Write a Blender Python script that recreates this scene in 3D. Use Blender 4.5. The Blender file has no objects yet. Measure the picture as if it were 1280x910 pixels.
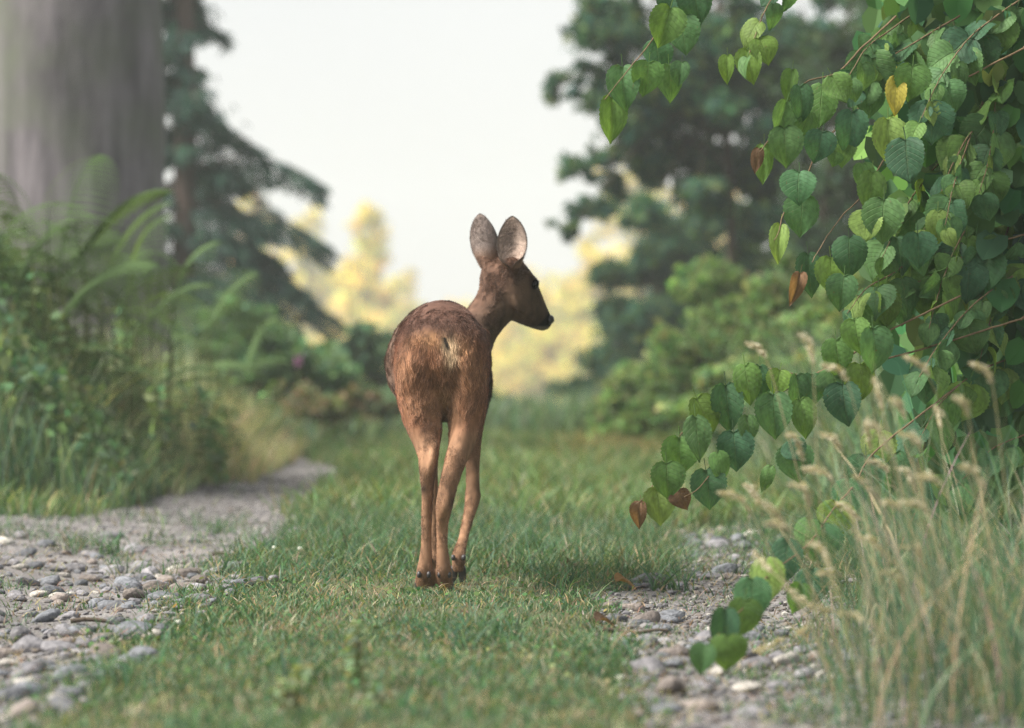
import bpy, bmesh, math, random
import numpy as np
from mathutils import Vector, Matrix

# ------------------------------------------------------------------ camera, sky, sun, exposure
sc = bpy.context.scene
F = 4383.0            # focal length in photo pixels (photo is 1280 wide)
CAMD, CAMZ, HY = 9.0, 0.62, 440.0   # camera 9 m from the deer, 0.62 m up, horizon row
cam = bpy.data.cameras.new("Camera"); cam_o = bpy.data.objects.new("Camera", cam)
sc.collection.objects.link(cam_o)
cam_o.location = (0, -CAMD, CAMZ); cam_o.rotation_euler = (math.pi/2, 0, 0)
cam.sensor_width = 36.0; cam.lens = F/1280.0*36.0
cam.shift_y = (HY-455.0)/1280.0
cam.clip_start = 0.1; cam.clip_end = 3000
cam.dof.use_dof = True; cam.dof.focus_distance = 8.85; cam.dof.aperture_fstop = 3.0
cam.dof.aperture_blades = 0
sc.camera = cam_o

SUN_EL, SUN_AZ = math.radians(47), math.radians(-110)   # azimuth measured from +Y towards +X
world = bpy.data.worlds.new("World"); sc.world = world; world.use_nodes = True
nt = world.node_tree; bgn = nt.nodes["Background"]
sky = nt.nodes.new("ShaderNodeTexSky"); sky.sky_type = 'NISHITA'; sky.sun_disc = False
sky.sun_elevation = SUN_EL; sky.sun_rotation = SUN_AZ
sky.air_density = 1.0; sky.dust_density = 3.0; sky.ozone_density = 1.0
cl = nt.nodes.new("ShaderNodeTexNoise"); cl.inputs["Scale"].default_value = 1.6; cl.inputs["Detail"].default_value = 4
rmp = nt.nodes.new("ShaderNodeValToRGB")
rmp.color_ramp.elements[0].color = (3.7, 3.75, 3.95, 1); rmp.color_ramp.elements[1].color = (5.9, 5.8, 5.6, 1)
rmp.color_ramp.elements[0].position = 0.3; rmp.color_ramp.elements[1].position = 0.7
mx = nt.nodes.new("ShaderNodeMix"); mx.data_type = 'RGBA'; mx.inputs["Factor"].default_value = 0.82
nt.links.new(cl.outputs["Fac"], rmp.inputs["Fac"])
nt.links.new(sky.outputs["Color"], mx.inputs["A"]); nt.links.new(rmp.outputs["Color"], mx.inputs["B"])
nt.links.new(mx.outputs["Result"], bgn.inputs["Color"]); bgn.inputs["Strength"].default_value = 0.078

sun = bpy.data.lights.new("Sun", 'SUN'); sun_o = bpy.data.objects.new("Sun", sun); sc.collection.objects.link(sun_o)
sun.energy = 4.0; sun.angle = math.radians(26); sun.color = (1.0, 0.93, 0.82)
sd = Vector((math.sin(SUN_AZ)*math.cos(SUN_EL), math.cos(SUN_AZ)*math.cos(SUN_EL), math.sin(SUN_EL)))
sun_o.rotation_euler = sd.to_track_quat('Z', 'Y').to_euler()
sun_o.location = sd*30

sc.view_settings.view_transform = 'Standard'; sc.view_settings.look = 'None'
sc.view_settings.exposure = 1.3; sc.view_settings.gamma = 1.0; sc.view_settings.use_curve_mapping = False
HAZE = 0.0019
cy = sc.cycles
cy.use_denoising = True
cy.denoising_prefilter = 'NONE'
try: cy.denoiser = 'OPENIMAGEDENOISE'
except Exception: pass
cy.max_bounces = 6; cy.diffuse_bounces = 3; cy.glossy_bounces = 2; cy.transmission_bounces = 3
cy.transparent_max_bounces = 8; cy.volume_bounces = 2
cy.use_adaptive_sampling = False

# ------------------------------------------------------------------ helpers
rng = np.random.default_rng(7); random.seed(7)
COL = sc.collection

def P(px, py, d):
    "point seen at photo pixel (px,py), d metres from the camera"
    return Vector(((px-640.0)*d/F, d-CAMD, CAMZ-(py-HY)*d/F))

def tag(o, label=None, cat=None, group=None, kind=None):
    if label: o["label"] = label
    if cat: o["category"] = cat
    if group: o["group"] = group
    if kind: o["kind"] = kind
    return o

def link(name, data, parent=None):
    o = bpy.data.objects.new(name, data); COL.objects.link(o)
    if parent is not None: o.parent = parent
    return o

def empty(name, loc=(0, 0, 0)):
    o = bpy.data.objects.new(name, None); COL.objects.link(o); o.location = loc
    o.empty_display_size = 0.1
    return o

def under(o, root):
    "parent o to root keeping world-space vertices (root only translated)"
    o.parent = root
    o.matrix_parent_inverse = Matrix.Translation(-root.location)
    return o

def np_mesh(name, V, T, mat=None, col=None, smooth=True, uv=None):
    V = np.asarray(V, np.float32); T = np.asarray(T, np.int32)
    k = T.shape[1]
    me = bpy.data.meshes.new(name)
    me.vertices.add(len(V)); me.vertices.foreach_set("co", V.ravel())
    me.loops.add(T.size); me.loops.foreach_set("vertex_index", T.ravel())
    me.polygons.add(len(T)); me.polygons.foreach_set("loop_start", np.arange(0, T.size, k, dtype=np.int32))
    me.update(calc_edges=True)
    me.polygons.foreach_set("use_smooth", np.full(len(T), smooth))
    if col is not None:
        a = me.color_attributes.new("Col", 'FLOAT_COLOR', 'POINT')
        c = np.ones((len(V), 4), np.float32); c[:, :3] = col
        a.data.foreach_set("color", c.ravel())
    if uv is not None:
        u = me.uv_layers.new(name="UVMap")
        u.data.foreach_set("uv", np.asarray(uv, np.float32)[T.ravel()].ravel())
    if mat: me.materials.append(mat)
    return me

def hash3(i, j, k):
    n = (i*73856093) ^ (j*19349663) ^ (k*83492791)
    n = (n ^ (n >> 13))*1274126177
    n = n & 0x7fffffff
    return ((n ^ (n >> 16)) & 0xffff)/65535.0

def vnoise(p, scale=1.0):
    p = np.asarray(p, np.float64)*scale
    if p.shape[1] == 2: p = np.c_[p, np.zeros(len(p))]
    i = np.floor(p).astype(np.int64); f = p-i; f = f*f*(3-2*f)
    r = 0
    for dx in (0, 1):
        for dy in (0, 1):
            for dz in (0, 1):
                w = (f[:, 0] if dx else 1-f[:, 0])*(f[:, 1] if dy else 1-f[:, 1])*(f[:, 2] if dz else 1-f[:, 2])
                r = r+w*hash3(i[:, 0]+dx, i[:, 1]+dy, i[:, 2]+dz)
    return r

def fbm(p, scale, o=3):
    r = 0; a = 0.5; t = 0
    for _ in range(o):
        r = r+a*vnoise(p, scale); t += a; a *= .5; scale *= 2.1
    return r/t

def smooth(a, b, x):
    t = np.clip((x-a)/(b-a), 0, 1); return t*t*(3-2*t)

def unit(v): return v/np.maximum(np.linalg.norm(v, axis=-1, keepdims=True), 1e-9)

# ------------------------------------------------------------------ materials
def new_mat(name):
    m = bpy.data.materials.new(name); m.use_nodes = True
    return m, m.node_tree, m.node_tree.nodes["Principled BSDF"]

def N(nt, t, **kw):
    n = nt.nodes.new(t)
    for k, v in kw.items(): setattr(n, k, v)
    return n

def leafy_mat(name, trans=0.35, rough=0.5, spec=0.3, tint=(1.25, 1.15, 0.55), noise=0.0, nscale=30):
    "colour from the Col attribute, with light shining through the blade"
    m, nt, b = new_mat(name)
    a = N(nt, "ShaderNodeVertexColor", layer_name="Col")
    src = a.outputs["Color"]
    if noise:
        tn = N(nt, "ShaderNodeTexNoise"); tn.inputs["Scale"].default_value = nscale
        tc = N(nt, "ShaderNodeNewGeometry"); nt.links.new(tc.outputs["Position"], tn.inputs["Vector"])
        mr = N(nt, "ShaderNodeMapRange"); mr.inputs["To Min"].default_value = 1-noise; mr.inputs["To Max"].default_value = 1+noise
        nt.links.new(tn.outputs["Fac"], mr.inputs["Value"])
        mm = N(nt, "ShaderNodeVectorMath", operation='SCALE')
        nt.links.new(src, mm.inputs[0]); nt.links.new(mr.outputs["Result"], mm.inputs["Scale"])
        src = mm.outputs["Vector"]
    nt.links.new(src, b.inputs["Base Color"])
    b.inputs["Roughness"].default_value = rough; b.inputs["Specular IOR Level"].default_value = spec
    if trans > 0:
        tr = N(nt, "ShaderNodeBsdfTranslucent")
        v = N(nt, "ShaderNodeVectorMath", operation='MULTIPLY'); v.inputs[1].default_value = tint
        nt.links.new(src, v.inputs[0]); nt.links.new(v.outputs["Vector"], tr.inputs["Color"])
        ms = N(nt, "ShaderNodeMixShader"); ms.inputs["Fac"].default_value = trans
        nt.links.new(b.outputs["BSDF"], ms.inputs[1]); nt.links.new(tr.outputs["BSDF"], ms.inputs[2])
        nt.links.new(ms.outputs["Shader"], nt.nodes["Material Output"].inputs["Surface"])
    return m

M_GRASS = leafy_mat("grass_blade", 0.35, 0.5, 0.3)
M_FOL = leafy_mat("foliage", 0.38, 0.7, 0.12)
M_NEEDLE = leafy_mat("needles", 0.12, 0.6, 0.2)

def bark_mat(name, c1, c2, sx=6, sz=1.2, bump=0.02):
    m, nt, b = new_mat(name)
    tc = N(nt, "ShaderNodeTexCoord"); mp = N(nt, "ShaderNodeMapping"); mp.inputs["Scale"].default_value = (sx, sx, sz)
    tn = N(nt, "ShaderNodeTexNoise"); tn.inputs["Scale"].default_value = 2.0; tn.inputs["Detail"].default_value = 8; tn.inputs["Roughness"].default_value = .65
    nt.links.new(tc.outputs["Object"], mp.inputs["Vector"]); nt.links.new(mp.outputs["Vector"], tn.inputs["Vector"])
    r = N(nt, "ShaderNodeValToRGB"); r.color_ramp.elements[0].color = (*c1, 1); r.color_ramp.elements[1].color = (*c2, 1)
    r.color_ramp.elements[0].position = .32; r.color_ramp.elements[1].position = .68
    nt.links.new(tn.outputs["Fac"], r.inputs["Fac"]); nt.links.new(r.outputs["Color"], b.inputs["Base Color"])
    bp = N(nt, "ShaderNodeBump"); bp.inputs["Strength"].default_value = .7; bp.inputs["Distance"].default_value = bump
    nt.links.new(tn.outputs["Fac"], bp.inputs["Height"]); nt.links.new(bp.outputs["Normal"], b.inputs["Normal"])
    b.inputs["Roughness"].default_value = .85; b.inputs["Specular IOR Level"].default_value = .2
    return m

M_BEECH = bark_mat("beech_bark", (.06, .056, .064), (.19, .175, .195), 5, .8)
M_SPRUCEBARK = bark_mat("spruce_bark", (.06, .045, .04), (.14, .10, .085))
M_DARKBARK = bark_mat("dark_bark", (.05, .04, .032), (.12, .095, .075))
M_TWIG = bark_mat("twig_bark", (.10, .068, .042), (.20, .145, .085), 60, 20, .001)
M_STEM = bark_mat("green_stem", (.07, .10, .03), (.14, .16, .06), 20, 6, .001)

def tube(pts, radii, n=8, cap=True):
    "verts, quads of a tube along pts"
    pts = [Vector(p) for p in pts]; V = []; T = []
    up = Vector((0.13, 0.31, 0.94))
    for i, p in enumerate(pts):
        t = (pts[min(i+1, len(pts)-1)]-pts[max(i-1, 0)]).normalized()
        a = t.cross(up)
        if a.length < 1e-3: a = t.cross(Vector((1, 0, 0)))
        a.normalize(); b = t.cross(a)
        for k in range(n):
            an = 2*math.pi*k/n
            V.append(p+(a*math.cos(an)+b*math.sin(an))*radii[i])
    for i in range(len(pts)-1):
        for k in range(n):
            T.append((i*n+k, i*n+(k+1) % n, (i+1)*n+(k+1) % n, (i+1)*n+k))
    return V, T

class MB:
    def __init__(s): s.V = []; s.T = []; s.n = 0
    def add(s, V, T):
        s.V.append(np.array([tuple(v) for v in V], float)); s.T.append(np.array(T, int)+s.n); s.n += len(V)
    def mesh(s, name, mat, smooth=True, col=None):
        return np_mesh(name, np.concatenate(s.V), np.concatenate(s.T), mat, col, smooth)

def spline(pts, n):
    "Catmull-Rom through pts, n samples"
    p = np.array([tuple(q) for q in pts], float)
    pp = np.vstack([2*p[0]-p[1], p, 2*p[-1]-p[-2]])
    ts = np.linspace(0, len(p)-1-1e-6, n); out = []
    for t in ts:
        i = int(t); f = t-i; a, b, c, d = pp[i:i+4]
        out.append(.5*((2*b)+(c-a)*f+(2*a-5*b+4*c-d)*f*f+(3*b-a-3*c+d)*f**3))
    return np.array(out)

# ------------------------------------------------------------------ ground
def gheight(x, y):
    x = np.asarray(x, float); y = np.asarray(y, float)
    z = np.zeros(np.broadcast(x, y).shape)
    xy = np.c_[np.ravel(x+0*y), np.ravel(y+0*x)]
    mic = (fbm(xy, 1.7, 3)-.5).reshape(z.shape)
    calm = 1-np.exp(-((x+.2)**2+(y-.15)**2)/.36)
    z = z+.035*mic*smooth(-6, 0, y+3)*calm
    for c in (-1.13, .52):
        z = z-.03*np.exp(-((x-c)/.28)**2)*(1-smooth(12, 22, y))
    z = z+.012*np.exp(-((x+.28)/.3)**2)*calm
    z = z+smooth(1.55, 5.0, -x)*1.0*smooth(-2, 8, y)+np.clip(-x-5, 0, 60)*.04
    z = z+smooth(1.1, 4.5, x)*.9*smooth(-2, 8, y)+np.clip(x-4.5, 0, 60)*.06
    z = z-.0022*np.clip(y-13, 0, 40)**2*1.0-np.clip(y-53, 0, 400)*.035
    return z

xs = np.unique(np.concatenate([np.arange(-2.6, 2.6, .045), np.geomspace(2.6, 230, 45), -np.geomspace(2.6, 230, 45)]))
ys = np.unique(np.concatenate([np.arange(-3.6, 8, .05), np.arange(8, 30, .4), np.geomspace(30, 330, 38), -3.6-np.geomspace(.3, 60, 24)]))
GX, GY = np.meshgrid(xs, ys); GZ = gheight(GX, GY)
nx, ny = len(xs), len(ys)
ii = (np.arange(ny-1)[:, None]*nx+np.arange(nx-1)[None, :]).ravel()
gm, gnt, gb = new_mat("turf_soil")
tc = N(gnt, "ShaderNodeNewGeometry")
n1 = N(gnt, "ShaderNodeTexNoise"); n1.inputs["Scale"].default_value = 3.0; n1.inputs["Detail"].default_value = 6
n2 = N(gnt, "ShaderNodeTexNoise"); n2.inputs["Scale"].default_value = 45.0; n2.inputs["Detail"].default_value = 4
r1 = N(gnt, "ShaderNodeValToRGB")
e = r1.color_ramp.elements; e[0].color = (.045, .065, .022, 1); e[0].position = .35; e[1].color = (.10, .105, .04, 1); e[1].position = .7
r2 = N(gnt, "ShaderNodeValToRGB")
e = r2.color_ramp.elements; e[0].color = (.035, .045, .018, 1); e[0].position = .35; e[1].color = (.15, .13, .075, 1); e[1].position = .75
gm1 = N(gnt, "ShaderNodeMix", data_type='RGBA'); gm1.inputs["Factor"].default_value = .5
for n_ in (n1, n2): gnt.links.new(tc.outputs["Position"], n_.inputs["Vector"])
gnt.links.new(n1.outputs["Fac"], r1.inputs["Fac"]); gnt.links.new(n2.outputs["Fac"], r2.inputs["Fac"])
gnt.links.new(r1.outputs["Color"], gm1.inputs["A"]); gnt.links.new(r2.outputs["Color"], gm1.inputs["B"])
gnt.links.new(gm1.outputs["Result"], gb.inputs["Base Color"]); gb.inputs["Roughness"].default_value = .95
gbp = N(gnt, "ShaderNodeBump"); gbp.inputs["Distance"].default_value = .02; gbp.inputs["Strength"].default_value = .8
gnt.links.new(n2.outputs["Fac"], gbp.inputs["Height"]); gnt.links.new(gbp.outputs["Normal"], gb.inputs["Normal"])
ground = link("ground", np_mesh("ground", np.c_[GX.ravel(), GY.ravel(), GZ.ravel()], np.c_[ii, ii+1, ii+nx+1, ii+nx], gm))
tag(ground, "grassy soil of the forest clearing under the turf", kind="structure")

# ------------------------------------------------------------------ wheel tracks of gravel
km, knt, kb = new_mat("track_gravel")
tc = N(knt, "ShaderNodeNewGeometry")
vo = N(knt, "ShaderNodeTexVoronoi"); vo.inputs["Scale"].default_value = 90
k1 = N(knt, "ShaderNodeTexNoise"); k1.inputs["Scale"].default_value = 4; k1.inputs["Detail"].default_value = 7
kr = N(knt, "ShaderNodeValToRGB"); e = kr.color_ramp.elements
e[0].color = (.085, .08, .08, 1); e[0].position = .3; e[1].color = (.20, .19, .192, 1); e[1].position = .7
kv = N(knt, "ShaderNodeMix", data_type='RGBA', blend_type='MULTIPLY'); kv.inputs["Factor"].default_value = .45
kc = N(knt, "ShaderNodeHueSaturation"); kc.inputs["Saturation"].default_value = .12; kc.inputs["Value"].default_value = 1.6
for n_ in (vo, k1): knt.links.new(tc.outputs["Position"], n_.inputs["Vector"])
knt.links.new(k1.outputs["Fac"], kr.inputs["Fac"]); knt.links.new(vo.outputs["Color"], kc.inputs["Color"])
knt.links.new(kr.outputs["Color"], kv.inputs["A"]); knt.links.new(kc.outputs["Color"], kv.inputs["B"])
knt.links.new(kv.outputs["Result"], kb.inputs["Base Color"]); kb.inputs["Roughness"].default_value = .9
kbp = N(knt, "ShaderNodeBump"); kbp.inputs["Distance"].default_value = .008; kbp.inputs["Strength"].default_value = .8
knt.links.new(vo.outputs["Distance"], kbp.inputs["Height"]); knt.links.new(kbp.outputs["Normal"], kb.inputs["Normal"])

def track_edges(side, y):
    "x of left and right edge of a wheel track at y (vectorised)"
    q = np.c_[y, np.full(len(y), side*10.)]
    w1 = (fbm(q, .9, 3)-.5)*.28; w2 = (fbm(q+77, 1.1, 3)-.5)*.34
    if side == 0:      # left
        l = np.full(len(y), -1.56)+w1-1.2*smooth(4.5, 2.0, y)*smooth(-3, 1, y); r = np.full(len(y), -.79)+w2
        pinch = smooth(8.5, 12.2, y); r = r+(-.32)*pinch
    else:
        l = np.full(len(y), .33)+w1+.16*smooth(0, 2, y); r = np.full(len(y), .80)+w2
    return l, r

tracks = []
for side, (y0, y1) in enumerate(((-3.5, 12.3), (-3.5, 3.6))):
    yy = np.arange(y0, y1, .05); l, r = track_edges(side, yy); m_ = 18
    tp = smooth(y1, y1-1.2, yy)*.5; cc = (l+r)/2; hw = (r-l)/2*np.clip(tp*2, .02, 1)
    u = np.linspace(-1, 1, m_)
    TX = cc[:, None]+hw[:, None]*u[None]; TY = np.repeat(yy[:, None], m_, 1)
    TZ = gheight(TX, TY)+.004+.006*(fbm(np.c_[TX.ravel(), TY.ravel()], 9, 2).reshape(TX.shape))
    i2 = (np.arange(len(yy)-1)[:, None]*m_+np.arange(m_-1)[None]).ravel()
    t = link("gravel_track", np_mesh("gravel_track", np.c_[TX.ravel(), TY.ravel(), TZ.ravel()], np.c_[i2, i2+1, i2+m_+1, i2+m_], km))
    tag(t, ("grey stony wheel track along the left verge", "patchy stony wheel track beside the leafy lime branch")[side], kind="structure")
    tracks.append(t)

def stone_mat(name, c1, c2):
    m, nt, b = new_mat(name)
    g = N(nt, "ShaderNodeTexCoord"); oi = N(nt, "ShaderNodeObjectInfo")
    ad = N(nt, "ShaderNodeVectorMath"); nt.links.new(g.outputs["Object"], ad.inputs[0]); nt.links.new(oi.outputs["Random"], ad.inputs[1])
    tn = N(nt, "ShaderNodeTexNoise"); tn.inputs["Scale"].default_value = 2.5; tn.inputs["Detail"].default_value = 7
    nt.links.new(ad.outputs["Vector"], tn.inputs["Vector"])
    r = N(nt, "ShaderNodeValToRGB"); r.color_ramp.elements[0].color = (*c1, 1); r.color_ramp.elements[1].color = (*c2, 1)
    r.color_ramp.elements[0].position = .3; r.color_ramp.elements[1].position = .72
    mr = N(nt, "ShaderNodeMapRange"); mr.inputs["To Min"].default_value = .6; mr.inputs["To Max"].default_value = 1.35
    nt.links.new(oi.outputs["Random"], mr.inputs["Value"])
    v = N(nt, "ShaderNodeVectorMath", operation='SCALE')
    nt.links.new(tn.outputs["Fac"], r.inputs["Fac"]); nt.links.new(r.outputs["Color"], v.inputs[0]); nt.links.new(mr.outputs["Result"], v.inputs["Scale"])
    nt.links.new(v.outputs["Vector"], b.inputs["Base Color"]); b.inputs["Roughness"].default_value = .75
    bp = N(nt, "ShaderNodeBump"); bp.inputs["Distance"].default_value = .1; bp.inputs["Strength"].default_value = .35
    nt.links.new(tn.outputs["Fac"], bp.inputs["Height"]); nt.links.new(bp.outputs["Normal"], b.inputs["Normal"])
    return m
SM = [stone_mat("grey_stone", (.105, .105, .118), (.23, .225, .245)), stone_mat("brown_stone", (.11, .092, .085), (.23, .20, .185)),
      stone_mat("pale_stone", (.26, .25, .235), (.44, .42, .39)), stone_mat("blue_stone", (.075, .083, .098), (.17, .18, .205))]

def stone_mesh(seed, sub, mat):
    bm = bmesh.new(); bmesh.ops.create_icosphere(bm, subdivisions=sub, radius=1)
    V = np.array([v.co[:] for v in bm.verts]); r_ = np.random.default_rng(seed)
    n_ = .72+.55*vnoise(V+seed*7.3, 1.1)+.12*vnoise(V+seed, 3)
    V = V*n_[:, None]
    for _ in range(3):
        d = unit(r_.normal(size=3)); c = .62+.2*r_.random()
        s_ = V@d; V = V-np.outer(np.clip(s_-c, 0, None)*.8, d)
    V *= [1, .62+.3*r_.random(), .34+.16*r_.random()]
    T = np.array([[v.index for v in f.verts] for f in bm.faces]); bm.free()
    return np_mesh("stone", V, T, mat)
STONES = [stone_mesh(s, 2, SM[(0, 3, 2, 0, 1, 3, 0, 3, 0, 1, 3, 0)[s]]) for s in range(12)]

def scatter_stones(side, n, ymin, ymax, mid):
    placed = []; made = 0; tries = 0
    rr = np.random.default_rng(50+side)
    while made < n and tries < 60000:
        tries += 1
        y = rr.uniform(ymin, ymax)
        l, r = track_edges(side, np.array([y]))
        x = rr.uniform(max(l[0]-.05, -(y+9)*.152), min(r[0]+.10, (y+9)*.152))
        coarse = 1.0 if (side == 1 or y < 1.5) else .10
        if rr.random() > coarse: continue
        if side == 1 and fbm(np.array([[x, y]]), 1.6, 2)[0] < .40: continue
        s = .010+.034*rr.random()**2.2
        if any((x-a)**2+((y-b)*.8)**2 < (s+c)**2*.55 for a, b, c in placed): continue
        placed.append((x, y, s)); made += 1
        o = link("stone", STONES[rr.integers(12)], tracks[side])
        o.scale = (s*1.15, s, s*rr.uniform(.85, 1.25)); o.rotation_euler = (rr.normal()*.16, rr.normal()*.16, rr.uniform(0, 6.3))
        o.location = (x, y, float(gheight(np.array([x]), np.array([y]))[0])+.010+s*.12)
    return placed
# hand-placed larger stones seen in the photograph: pixel, width in px
def big_stone(px, py, wpx, mesh_i, side, flat=1.0, rz=0.0):
    d = CAMZ*F/(py-HY); p = P(px, py, d); s = wpx/2*d/F
    o = link("stone", STONES[mesh_i], tracks[side]); o.scale = (s, s*1.1, s*flat); o.rotation_euler = (.05, .04, rz)
    o.location = (p.x, p.y, float(gheight(np.array([p.x]), np.array([p.y]))[0])+.004+.15*s)
for a in ((152, 757, 36, 1, 0, 1.2, .2), (138, 752, 34, 5, 0, 1.1, .3), (200, 722, 40, 0, 0, 1.0, .1), (228, 735, 46, 4, 0, 1.0, .05), (110, 770, 13, 2, 0, 2.0, 1.0),
          (122, 692, 20, 5, 0, 1.3, .4), (250, 708, 24, 2, 0, .8, .2), (145, 782, 40, 3, 0, .6, .1), (185, 772, 26, 7, 0, .8, .4), (95, 703, 24, 3, 0, 1, .2), (118, 705, 26, 0, 0, 1, .8),
          (840, 816, 48, 4, 1, 1.1, .1), (808, 803, 34, 0, 1, 1, .2), (775, 800, 34, 8, 1, .9, .1), (890, 716, 44, 0, 1, .8, .05), (915, 717, 30, 9, 1, .8, .3), (835, 768, 36, 5, 1, .7, .1), (800, 775, 30, 1, 1, .7, .5), (862, 810, 28, 6, 1, .8, 1.1)):
    big_stone(*a)
scatter_stones(0, 300, -3.0, 4.0, 0); scatter_stones(1, 270, -3.0, 3.2, 0)

# fine gravel and grit between the stones
ico = bmesh.new(); bmesh.ops.create_icosphere(ico, subdivisions=1, radius=1)
IV = np.array([v.co[:] for v in ico.verts]); IT = np.array([[v.index for v in f.verts] for f in ico.faces]); ico.free()
M_GRIT = leafy_mat("grit", 0, .85, .25)
def grit(side, n, ymin, ymax):
    rr = np.random.default_rng(80+side)
    y = ymin+(ymax-ymin)*rr.random(n)**1.25; l, r = track_edges(side, y); x = l-.04+(r-l+.08)*rr.random(n)
    k = np.abs(x) < (y+9.3)*.152; x = x[k]; y = y[k]; n = len(x)
    s = .003+.010*rr.random(n)**3
    sc_ = np.c_[s*rr.uniform(.8, 1.3, n), s*rr.uniform(.6, 1.1, n), s*rr.uniform(.35, .75, n)]
    a = rr.uniform(0, 6.28, n); ca, sa = np.cos(a), np.sin(a)
    J = IV[None]*(.8+.4*rr.random((n, len(IV), 1)))*sc_[:, None]
    V = np.stack([J[..., 0]*ca[:, None]-J[..., 1]*sa[:, None]+x[:, None], J[..., 0]*sa[:, None]+J[..., 1]*ca[:, None]+y[:, None], J[..., 2]+(gheight(x, y)+.009)[:, None]], -1)
    base = np.array([[.12, .12, .13], [.175, .17, .175], [.08, .075, .075], [.32, .31, .29], [.15, .13, .12]])[rr.choice(5, n, p=[.33, .28, .2, .07, .12])]
    c = np.repeat(base*(.75+.5*rr.random((n, 1))), len(IV), 0)
    T = (IT[None]+(np.arange(n)*len(IV))[:, None, None]).reshape(-1, 3)
    o = link("gravel", np_mesh("gravel", V.reshape(-1, 3), T, M_GRIT, c, False), tracks[side]); o["kind"] = "stuff"
grit(0, 11000, -3.2, 9.0); grit(1, 6000, -3.2, 3.4)

# ------------------------------------------------------------------ grass
def blades(x, y, h, w, lean, col, z=None, seg=3, tipc=1.25, rr=rng, leandir=None):
    n = len(x); z = gheight(x, y) if z is None else z
    a = rr.uniform(0, 2*np.pi, n); ld = rr.uniform(0, 2*np.pi, n) if leandir is None else leandir
    wx, wy = np.cos(a)*w/2, np.sin(a)*w/2; lx, ly = np.cos(ld)*lean*h, np.sin(ld)*lean*h
    rows = []; cols = []
    for i in range(seg):
        t = i/seg; ww = (1-.55*t)*(1 if i else .7)
        cx = x+lx*t**1.8; cy_ = y+ly*t**1.8; cz = z+h*(t-.35*lean*t*t)-.004
        rows += [np.c_[cx-wx*ww, cy_-wy*ww, cz], np.c_[cx+wx*ww, cy_+wy*ww, cz]]
        cols += [col*(.82+(tipc-.82)*t)]*2
    rows.append(np.c_[x+lx, y+ly, z+h*(1-.35*lean)]); cols.append(col*tipc)
    k = len(rows); V = np.stack(rows, 1).reshape(-1, 3); C = np.stack(cols, 1).reshape(-1, 3)
    T = []
    for i in range(seg-1):
        a0 = 2*i; T += [(a0, a0+1, a0+3), (a0, a0+3, a0+2)]
    T.append((2*seg-2, 2*seg-1, 2*seg))
    T = (np.array(T)[None]+(np.arange(n)*k)[:, None, None]).reshape(-1, 3)
    return V, T, C

def grass_cols(n, kinds, p, rr, var=.25):
    c = np.array(kinds)[rr.choice(len(kinds), n, p=p)]
    return c*(1-var+2*var*rr.random((n, 1)))*(1+.12*rr.normal(size=(n, 3))).clip(.6, 1.4)

GK = [(.060, .135, .066), (.088, .165, .084), (.042, .105, .064), (.22, .21, .13), (.38, .35, .25), (.12, .18, .092)]

def on_track(x, y):
    r = np.zeros(len(x))
    for s, ye in ((0, 12.3), (1, 3.6)):
        l, rt = track_edges(s, y)
        r = np.maximum(r, smooth(l-.02, l+.06, x)*smooth(rt+.02, rt-.10, x)*(y < ye))
    return r

def join_blades(name, parts, mat=M_GRASS, kind="stuff"):
    V = []; T = []; C = []; n = 0
    for v, t, c in parts: V.append(v); T.append(t+n); C.append(c); n += len(v)
    o = link(name, np_mesh(name, np.concatenate(V), np.concatenate(T), mat, np.concatenate(C).clip(0, 1)))
    o["kind"] = kind
    return o

def view_points(n, d0, d1, xlo=None, xhi=None, rr=rng, pw=1.0):
    "points spread evenly over the part of the ground that the photograph covers (with margin)"
    d = d0+(d1-d0)*rr.random(n)**pw
    x = (rr.random(n)*2-1)*d*.155
    if xlo is not None:
        k = (x > xlo) & (x < xhi); x = x[k]; d = d[k]
    return x, d-CAMD

rr = np.random.default_rng(11)
parts = []
# short trodden sward of the middle strip
x, y = view_points(140000, 4.9, 13.5, rr=rr, pw=1.15)
tr = on_track(x, y); pt = fbm(np.c_[x, y], 2.2, 3); tuft = fbm(np.c_[x, y]+31, 5.5, 2)
pat = np.where(x > .1, .50, .12)*(1-smooth(.44, .62, tuft))
rt_ = (x > .1) & (tr > .3); pg = fbm(np.c_[x, y]+[9, 3], 3.1, 3)
k = rr.random(len(x)) > np.clip(tr*np.where(tuft > .66, .45, .985), 0, 1)*np.where(rt_ & (pg > .47-.08*smooth(.3, 2.5, y)), .30, 1)
k &= rr.random(len(x)) > .35*smooth(.55, .35, pt)*(y < .9)
x, y, pt, tuft, tr = x[k], y[k], pt[k], tuft[k], tr[k]
near = smooth(1.0, .2, y)*smooth(.9, .45, np.abs(x+.25))
h = (.018+.042*rr.random(len(x))**1.5)*(.5+1.1*tuft)*(1+.7*smooth(.1, 1.2, y))*(1-.35*near)
h = h*np.where(tr > .3, .7, 1)*(1-.45*np.exp(-((x+.19)**2/.10+(y+.05)**2/.16)))
dry = np.clip(.12+.55*smooth(.5, .3, tuft)*near+.1*(x > .15), 0, .75)
C = grass_cols(len(x), GK, [.34, .26, .22, .06, .02, .10], rr)
dm = rr.random(len(x)) < dry*.55
C[dm] = grass_cols(int(dm.sum()), [GK[3], GK[4], (.20, .15, .08)], [.5, .35, .15], rr)
parts.append(blades(x, y, h, .0022+.0028*rr.random(len(x)), .25+.75*rr.random(len(x)), C, rr=rr))
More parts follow.
